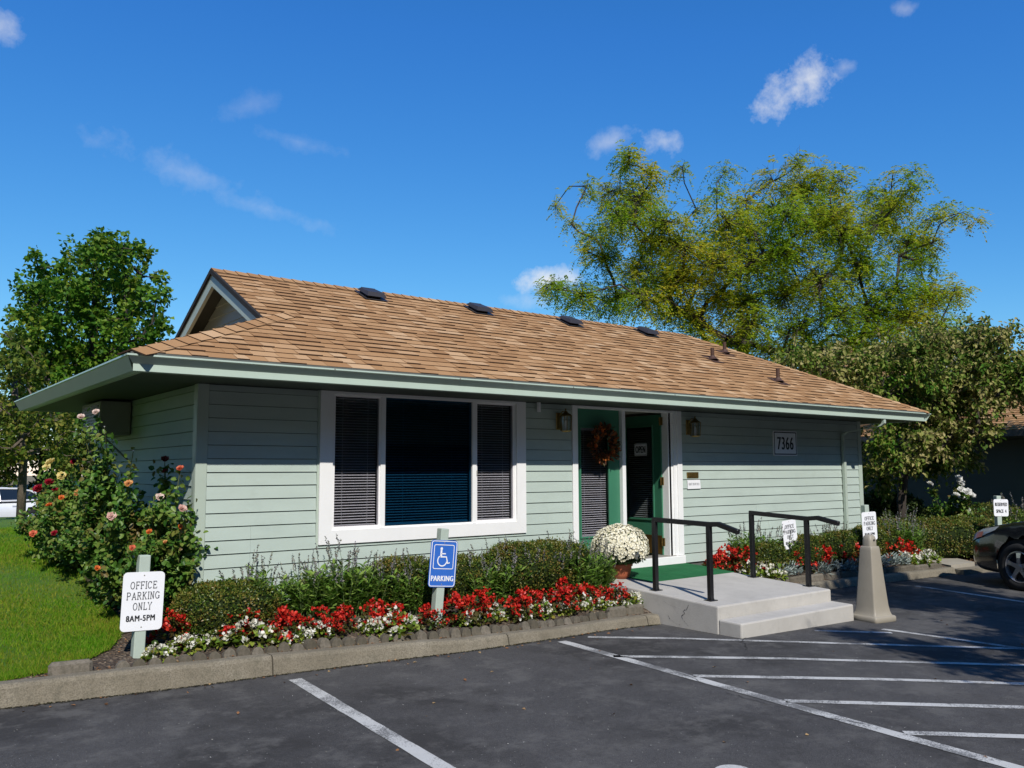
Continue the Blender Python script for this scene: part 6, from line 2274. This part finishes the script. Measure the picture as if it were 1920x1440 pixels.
def make_car(label, loc, rz, paint_m, name='parked_car', tall=False):
    """local frame: nose along +x, left side +y, wheels touch z=0"""
    t = thing(name, label, 'car', loc, rz)
    ns = 73
    S = np.linspace(-2.28, 2.30, ns)
    bonnet = .075 if tall else 0.0
    top = np.interp(S, [-2.28, -2.22, -2.0, -1.6, -1.2, 1.05, 1.6, 2.0, 2.18, 2.26, 2.30], [.62, .90, 1.02, 1.04, 1.00, .985, .90, .80, .72, .60, .45])
    hw = np.interp(S, [-2.28, -2.15, -1.6, 0, 1.2, 1.75, 2.08, 2.22, 2.30], [.66, .80, .89, .905, .90, .87, .76, .62, .44])
    bot = np.interp(S, [-2.28, -2.0, -1.6, 1.6, 2.0, 2.30], [.36, .26, .20, .20, .22, .30])
    top = top + bonnet * np.clip((S + .2) / 1.2, 0, 1)
    stretch = 1.26 if tall else 1.0
    S = np.where(S > 1.45, 1.45 + (S - 1.45) * stretch, S)
    sec = [(0.0, 1.0), (.45, .995), (.78, .96), (.92, .86), (.975, .72), (1.0, .52), (.995, .30), (.97, .10), (.90, 0.0)]
    V, F = [], []
    k = len(sec)
    full = [(-a, b) for a, b in sec[::-1]] + list(sec[1:])
    m_ = len(full)
    for i in range(ns):
        for a, b in full:
            z = bot[i] + (top[i] - bot[i]) * b
            V.append([S[i], a * hw[i], z])
    V = np.array(V)
    WR, AX = .335, (1.40, -1.38)
    ARC = .40
    for i in range(ns - 1):
        for j in range(m_ - 1):
            q = [i * m_ + j, (i + 1) * m_ + j, (i + 1) * m_ + j + 1, i * m_ + j + 1]
            c = V[q].mean(0)
            if any(math.hypot(c[0] - ax, c[2] - WR) < ARC for ax in AX) and abs(c[1]) > .5:
                continue
            F.append(tuple(q))
    F.append(tuple(range(m_))); F.append(tuple((ns - 1) * m_ + j for j in range(m_ - 1, -1, -1)))
    for v in V:                                   # snap the cut edge to a clean arch
        for ax in AX:
            dx, dz = v[0] - ax, v[2] - WR
            d = math.hypot(dx, dz)
            if abs(v[1]) > .5 and d < ARC * 1.12 and dz > -.2:
                v[0] = ax + dx / d * ARC; v[2] = WR + dz / d * ARC
    add_part('body', V, F, paint_m, t, True, local=True)
    # dark wheel housings and floor
    for ax in AX:
        for s_ in (-1, 1):
            MB().tube([(ax, s_ * .52, WR), (ax, s_ * .84, WR)], ARC * .99, 20).build('wheel_housing', M['tyre'], t, local=True)
    # greenhouse
    gs = [(-1.85, 1.02, .74), (-1.25, 1.36, .62), (-.9, 1.43, .60), (-.1, 1.45, .60), (.35, 1.40, .61), (1.18, .985, .76)]
    V, F = [], []
    for x, z, w in gs:
        V += [(x, -.80 if z < 1.1 else -.80, min(z, 1.0)), (x, -w, z), (x, w, z), (x, .80, min(z, 1.0))]
    for i in range(len(gs) - 1):
        for j in range(3):
            F.append((i * 4 + j, (i + 1) * 4 + j, (i + 1) * 4 + j + 1, i * 4 + j + 1))
    add_part('windows', V, F, M['car_glass'], t, local=True)
    mb = MB()
    pr = [(-1.30, 1.35, .62), (-.9, 1.435, .61), (-.1, 1.456, .61), (.36, 1.405, .62)]
    for i in range(3):
        (x0, z0, w0), (x1, z1, w1) = pr[i], pr[i + 1]
        mb.add([(x0, -w0, z0 + .008), (x1, -w1, z1 + .008), (x1, w1, z1 + .008), (x0, w0, z0 + .008)], [(0, 1, 2, 3)])
    for s_ in (-1, 1):
        for (x0, z0, w0, x1, z1, w1) in [(-1.86, 1.03, .80, -1.28, 1.37, .64), (-.32, 1.0, .83, -.28, 1.44, .62), (1.18, .99, .80, .36, 1.41, .635)]:
            mb.tube([(x0, s_ * w0, z0), (x1, s_ * w1, z1)], .038, 6)
        mb.tube([(x_, s_ * (w_ + .01), z_ - .005) for x_, z_, w_ in pr], .034, 6)
        mb.tube([(-1.86, s_ * .80, 1.03), (1.18, s_ * .80, .99)], .03, 6)
    mb.build('roof', paint_m, t, local=True)
    for ax in AX:
        for s_ in (-1, 1):
            cx, cy, cz = ax, s_ * .80, WR
            prof = [(.205, -.11), (.315, -.105), (.333, -.07), (.335, .0), (.333, .07), (.315, .105), (.235, .11), (.225, .085)]
            mb = MB(); mb.lathe(prof, 30); mb.v = [(cx + v[0], cy + s_ * v[2], cz + v[1]) for v in mb.v]
            w = mb.build('wheel', M['tyre'], t, True, local=True)
            mb = MB(); mb.lathe([(.228, .06), (.226, .098), (.212, .104), (.205, .085), (.20, .02)], 30)
            mb.v = [(cx + v[0], cy + s_ * v[2], cz + v[1]) for v in mb.v]
            for q in range(5):
                a = 2 * math.pi * q / 5 + .3
                e1, e2 = np.array([math.cos(a), math.sin(a)]), np.array([-math.sin(a), math.cos(a)])
                P = []
                for rr6, ww, yy in ((.03, .034, .095), (.13, .026, .098), (.21, .040, .085)):
                    for sg in (-1, 1):
                        xy = e1 * rr6 + e2 * ww * sg
                        P.append((cx + xy[0], cy + s_ * yy, cz + xy[1]))
                    for sg in (-1, 1):
                        xy = e1 * rr6 + e2 * ww * .8 * sg
                        P.append((cx + xy[0], cy + s_ * (yy - .035), cz + xy[1]))
                mb.add(P, [(0, 1, 5, 4), (4, 5, 9, 8), (0, 4, 6, 2), (4, 8, 10, 6), (1, 3, 7, 5), (5, 7, 11, 9)])
            mb.tube([(cx, cy + s_ * .04, cz), (cx, cy + s_ * .102, cz)], .038, 14)
            mb.build('rim', M['alloy'], w, local=True)
            mb = MB(); mb.tube([(cx, cy + s_ * .0, cz), (cx, cy + s_ * .03, cz)], .17, 20); mb.build('brake_disc', M['ac'], w, local=True)
    # lamps: lens panels following the front and rear corners
    def hw_at(x): return float(np.interp(x, S, hw))
    def top_at(x): return float(np.interp(x, S, top))
    def bot_at(x): return float(np.interp(x, S, bot))
    def skin(x, fz):
        z = bot_at(x) + (top_at(x) - bot_at(x)) * fz
        a = float(np.interp(fz, [b for a, b in sec][::-1], [a for a, b in sec][::-1]))
        return np.array([x, a * hw_at(x), z])
    def lens(nm, x0, x1, f0, f1, m, s_, lift=.012, taper=.0):
        V, F = [], []
        for i, x in enumerate(np.linspace(x0, x1, 8)):
            tt = i / 7
            for f in np.linspace(f0 + (f1 - f0) * taper * (1 - tt), f1, 5):
                p = skin(x, f); p[1] += lift
                V.append((p[0] + (lift if x > 0 else -lift), p[1] * s_, p[2]))
        for i in range(7):
            for j in range(4):
                F.append((i * 5 + j, (i + 1) * 5 + j, (i + 1) * 5 + j + 1, i * 5 + j + 1))
        add_part(nm, V, F, m, t, True, local=True)
    for s_ in (-1, 1):
        q_ = lambda x: 1.45 + (x - 1.45) * stretch
        lens('headlight', q_(1.74), q_(2.22), .64, .93, M['lamp_clear'], s_, .010, .75)
        lens('turn_lamp', q_(1.93), q_(2.07), .72, .86, M['lamp_amber'], s_, .018, .2)
        lens('tail_lamp', -2.26, -2.05, .68, .92, M['lamp_red'], s_)
        mb = MB(); mb.bbox((.62, s_ * .98 - .09, .96), (.80, s_ * .98 + .09, 1.09), .03); mb.build('mirror', paint_m, t, local=True)
        for hx in (.15, -.85):
            mb = MB(); mb.bbox((hx, s_ * .905 - .012, .84), (hx + .17, s_ * .905 + .012, .865), .005); mb.build('door_handle', paint_m, t, local=True)
    mb = MB(); mb.box((S[-1] - .015, -.42, .48), (S[-1] + .005, .42, .58)); mb.build('grille', M['vent'], t, local=True)
    mb = MB(); mb.box((-2.30, -.26, .62), (-2.285, .26, .74)); mb.build('plate', M['paper'], t, local=True)
    return t


hdg = R(17)                                     # heading away from +y towards +x
wheel = at_depth(1912, 1064, 12.3)
hv = np.array([math.sin(hdg), math.cos(hdg)]); lv = np.array([-hv[1], hv[0]])
cc = wheel[:2] - hv * 1.40 - lv * .88
make_car('black car at the right edge, nose towards the hedge', (cc[0], cc[1], -.08), math.pi / 2 - hdg, M['car_black'], tall=True)
p = at_depth(46, 930, 31.0)
make_car('white car parked in the lower lot beyond the lawn', (p[0] - 1.28, p[1], -.33), R(188), M['car_white'])

# ================================================================== neighbouring buildings
M['siding_dark'] = paint('shade_darkened_siding', (.075, .080, .062), .1, 1.2, .7, .2, 120, .2)  # tree shade on the neighbour wall put into a darker siding colour


def gable_house(name, label, P0, P1, depth, zb, ze, over, pitch, nrow, board_m):
    """long wall from P0 to P1 (front normal to the right of P0->P1), eave over it, roof rising behind"""
    P0 = np.array(P0, float); P1 = np.array(P1, float)
    d = (P1 - P0) / np.linalg.norm(P1 - P0); L_ = np.linalg.norm(P1 - P0)
    nin = np.array([-d[1], d[0]])
    t = thing(name, label, 'building', (P0[0], P0[1], zb))
    W = lambda s, q, z: (P0[0] + d[0] * s + nin[0] * q, P0[1] + d[1] * s + nin[1] * q, z)
    V = [W(0, 0, zb), W(L_, 0, zb), W(L_, depth, zb), W(0, depth, zb), W(0, 0, ze), W(L_, 0, ze), W(L_, depth, ze), W(0, depth, ze)]
    wall = add_part('wall', V, [(0, 1, 5, 4), (1, 2, 6, 5), (2, 3, 7, 6), (3, 0, 4, 7)], M['core'], t)
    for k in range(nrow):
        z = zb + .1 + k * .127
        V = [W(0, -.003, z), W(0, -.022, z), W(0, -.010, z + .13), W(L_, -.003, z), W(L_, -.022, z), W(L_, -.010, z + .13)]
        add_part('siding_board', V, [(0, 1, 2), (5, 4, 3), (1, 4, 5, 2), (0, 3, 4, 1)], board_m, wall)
    zr = ze + (depth / 2 + over) * pitch
    o = .6
    V = [W(-o, -over, ze), W(L_ + o, -over, ze), W(L_ + o, depth / 2, zr), W(-o, depth / 2, zr), W(-o, depth + over, ze), W(L_ + o, depth + over, ze),
         W(-o, -over, ze - .04), W(L_ + o, -over, ze - .04), W(L_ + o, depth / 2, zr - .04), W(-o, depth / 2, zr - .04)]
    roof_ = add_part('roof', V, [(0, 1, 2, 3), (3, 2, 5, 4), (6, 9, 8, 7)], M['roof_deck'], t)
    V = [W(-o, -over - .02, ze - .13), W(L_ + o, -over - .02, ze - .13), W(L_ + o, -over - .02, ze + .005), W(-o, -over - .02, ze + .005),
         W(-o, -over + .02, ze - .13), W(L_ + o, -over + .02, ze - .13), W(L_ + o, -over + .02, ze + .005), W(-o, -over + .02, ze + .005)]
    add_part('fascia', V, [(0, 1, 2, 3), (5, 4, 7, 6), (1, 5, 6, 2), (4, 0, 3, 7), (3, 2, 6, 7), (0, 4, 5, 1)], M['vent'], t)
    V = [W(-.3, -over, ze - .10), W(L_ + .3, -over, ze - .10), W(L_ + .3, 0, ze - .10), W(-.3, 0, ze - .10)]
    add_part('soffit', V, [(3, 2, 1, 0)], M['soffit'], t)
    V = [W(0, 0, ze), W(0, depth, ze), W(0, depth / 2, zr - .05)]
    add_part('gable_wall', V, [(0, 1, 2)], M['siding'], t)
    V = [W(L_, 0, ze), W(L_, depth, ze), W(L_, depth / 2, zr - .05)]
    add_part('gable_wall', V, [(2, 1, 0)], M['siding'], t)
    # shingle tabs on the visible slope, joined
    V, F = [], []
    sl_ = math.hypot(depth / 2 + over, zr - ze); c_, s_ = (depth / 2 + over) / sl_, (zr - ze) / sl_
    q = 0
    while q < sl_ - .14:
        s = -o
        while s < L_ + o:
            w = random.choice((.2, .28, .36)); e = min(s + w, L_ + o)
            o_ = len(V)
            for (a, b, h_) in ((s, q, .016), (e - .01, q, .016), (e - .01, q + .15, .004), (s, q + .15, .004), (s, q, .0), (e - .01, q, .0)):
                V.append(W(a, -over + b * c_ - h_ * s_, ze + b * s_ + h_ * c_ + .004))
            F += [(o_, o_ + 1, o_ + 2, o_ + 3), (o_ + 4, o_ + 5, o_ + 1, o_)]
            s = e
        q += .14
    f_ = add_part('shingle_field', V, F, M['shingle_field'], roof_); f_['kind'] = 'stuff'
    return t


gable_house('added_dark_building', 'unseen long low building added behind the viewer to darken window reflections', (46, -27), (-20, -27), 8.0, -.1, 2.9, .9, .5, 4, M['siding_dark'])  # added out of view so the window panes reflect something dark
P0 = at_depth(1490, 900, 25.5); P1 = at_depth(2050, 900, 18.0)
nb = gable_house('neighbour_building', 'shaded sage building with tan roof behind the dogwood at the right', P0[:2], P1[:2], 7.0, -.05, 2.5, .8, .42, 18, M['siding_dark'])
P0 = at_depth(1500, 800, 40.0); P1 = at_depth(1740, 800, 36.0)
gable_house('two_storey_building', 'tall pale green building glimpsed between the locust and the dogwood', P0[:2], P1[:2], 8.0, -.1, 5.6, .6, .45, 44, M['siding'])

# fallen leaves and petals
def litter(name, label, pts, size, m, seed):
    g = np.random.default_rng(seed)
    pts = np.array(pts); n = len(pts)
    V, F = leaf_verts(pts, unit(g.normal(size=(n, 3)) * [1, 1, .15]), np.array([0, 0, 1.0]) + g.normal(0, .3, (n, 3)), size * g.uniform(.6, 1.3, n), size * .6, .2)
    V[:, 2] += .004
    o = add_part(name, V, F, m)
    tag(o, label, 'leaves', kind='stuff')


g = np.random.default_rng(3)
pts = []
for _ in range(60):
    x = g.uniform(-1.5, 4.4); pts.append((x, yk(x) - abs(g.normal(0, .10)) - .01, .002))
for _ in range(60):
    x = g.uniform(-4, 9); y = g.uniform(-6.5, -1.6); pts.append((x, y, zground(x) + .002))
for _ in range(90):
    p = ongr(g.uniform(1800, 1832), g.uniform(1046, 1068)); pts.append((p[0], p[1], .01))
litter('fallen_leaves', 'dry brown leaves scattered on the asphalt and along the kerb', pts, .038, M['lf_dry'], 4)
pts = []
for _ in range(2600):
    x = g.uniform(-2.2, 4.5); pts.append((x, yk(x) - abs(g.normal(0, .018)) + .004, zground(x) + .001))
for _ in range(500):
    x = g.uniform(6.9, 12); pts.append((x, yk2(x) - abs(g.normal(0, .02)) + .004, zground(x) + .001))
gpts = []
for _ in range(1500):
    u_, v_ = g.uniform(-200, 2100), g.uniform(1200, 1600)
    p = ongr(u_, v_); gpts.append((p[0], p[1], zground(p[0]) + .001))
litter('asphalt_grit', 'tiny pale grit and pebbles scattered over the asphalt', gpts, .009, M['lf_grit'], 7)
litter('kerb_grime', 'dark dirt and moss gathered at the foot of the kerb', pts, .016, M['lf_grime'], 6)
pts = []
for _ in range(800):
    x = g.uniform(-1.4, 4.4); y = yk(x) + KERB_W + abs(g.normal(0, .06)) + .0; pts.append((x, y, soil_z(x, y) + .004))
for _ in range(300):
    y = g.uniform(-.6, 1.6); x = -.6 + g.normal(0, .12); pts.append((x, y, lawn_z(x, y) + .002))
litter('bark_chips', 'bark chips and dry litter behind the kerb along the edging stones', pts, .022, M['lf_dry'], 5)
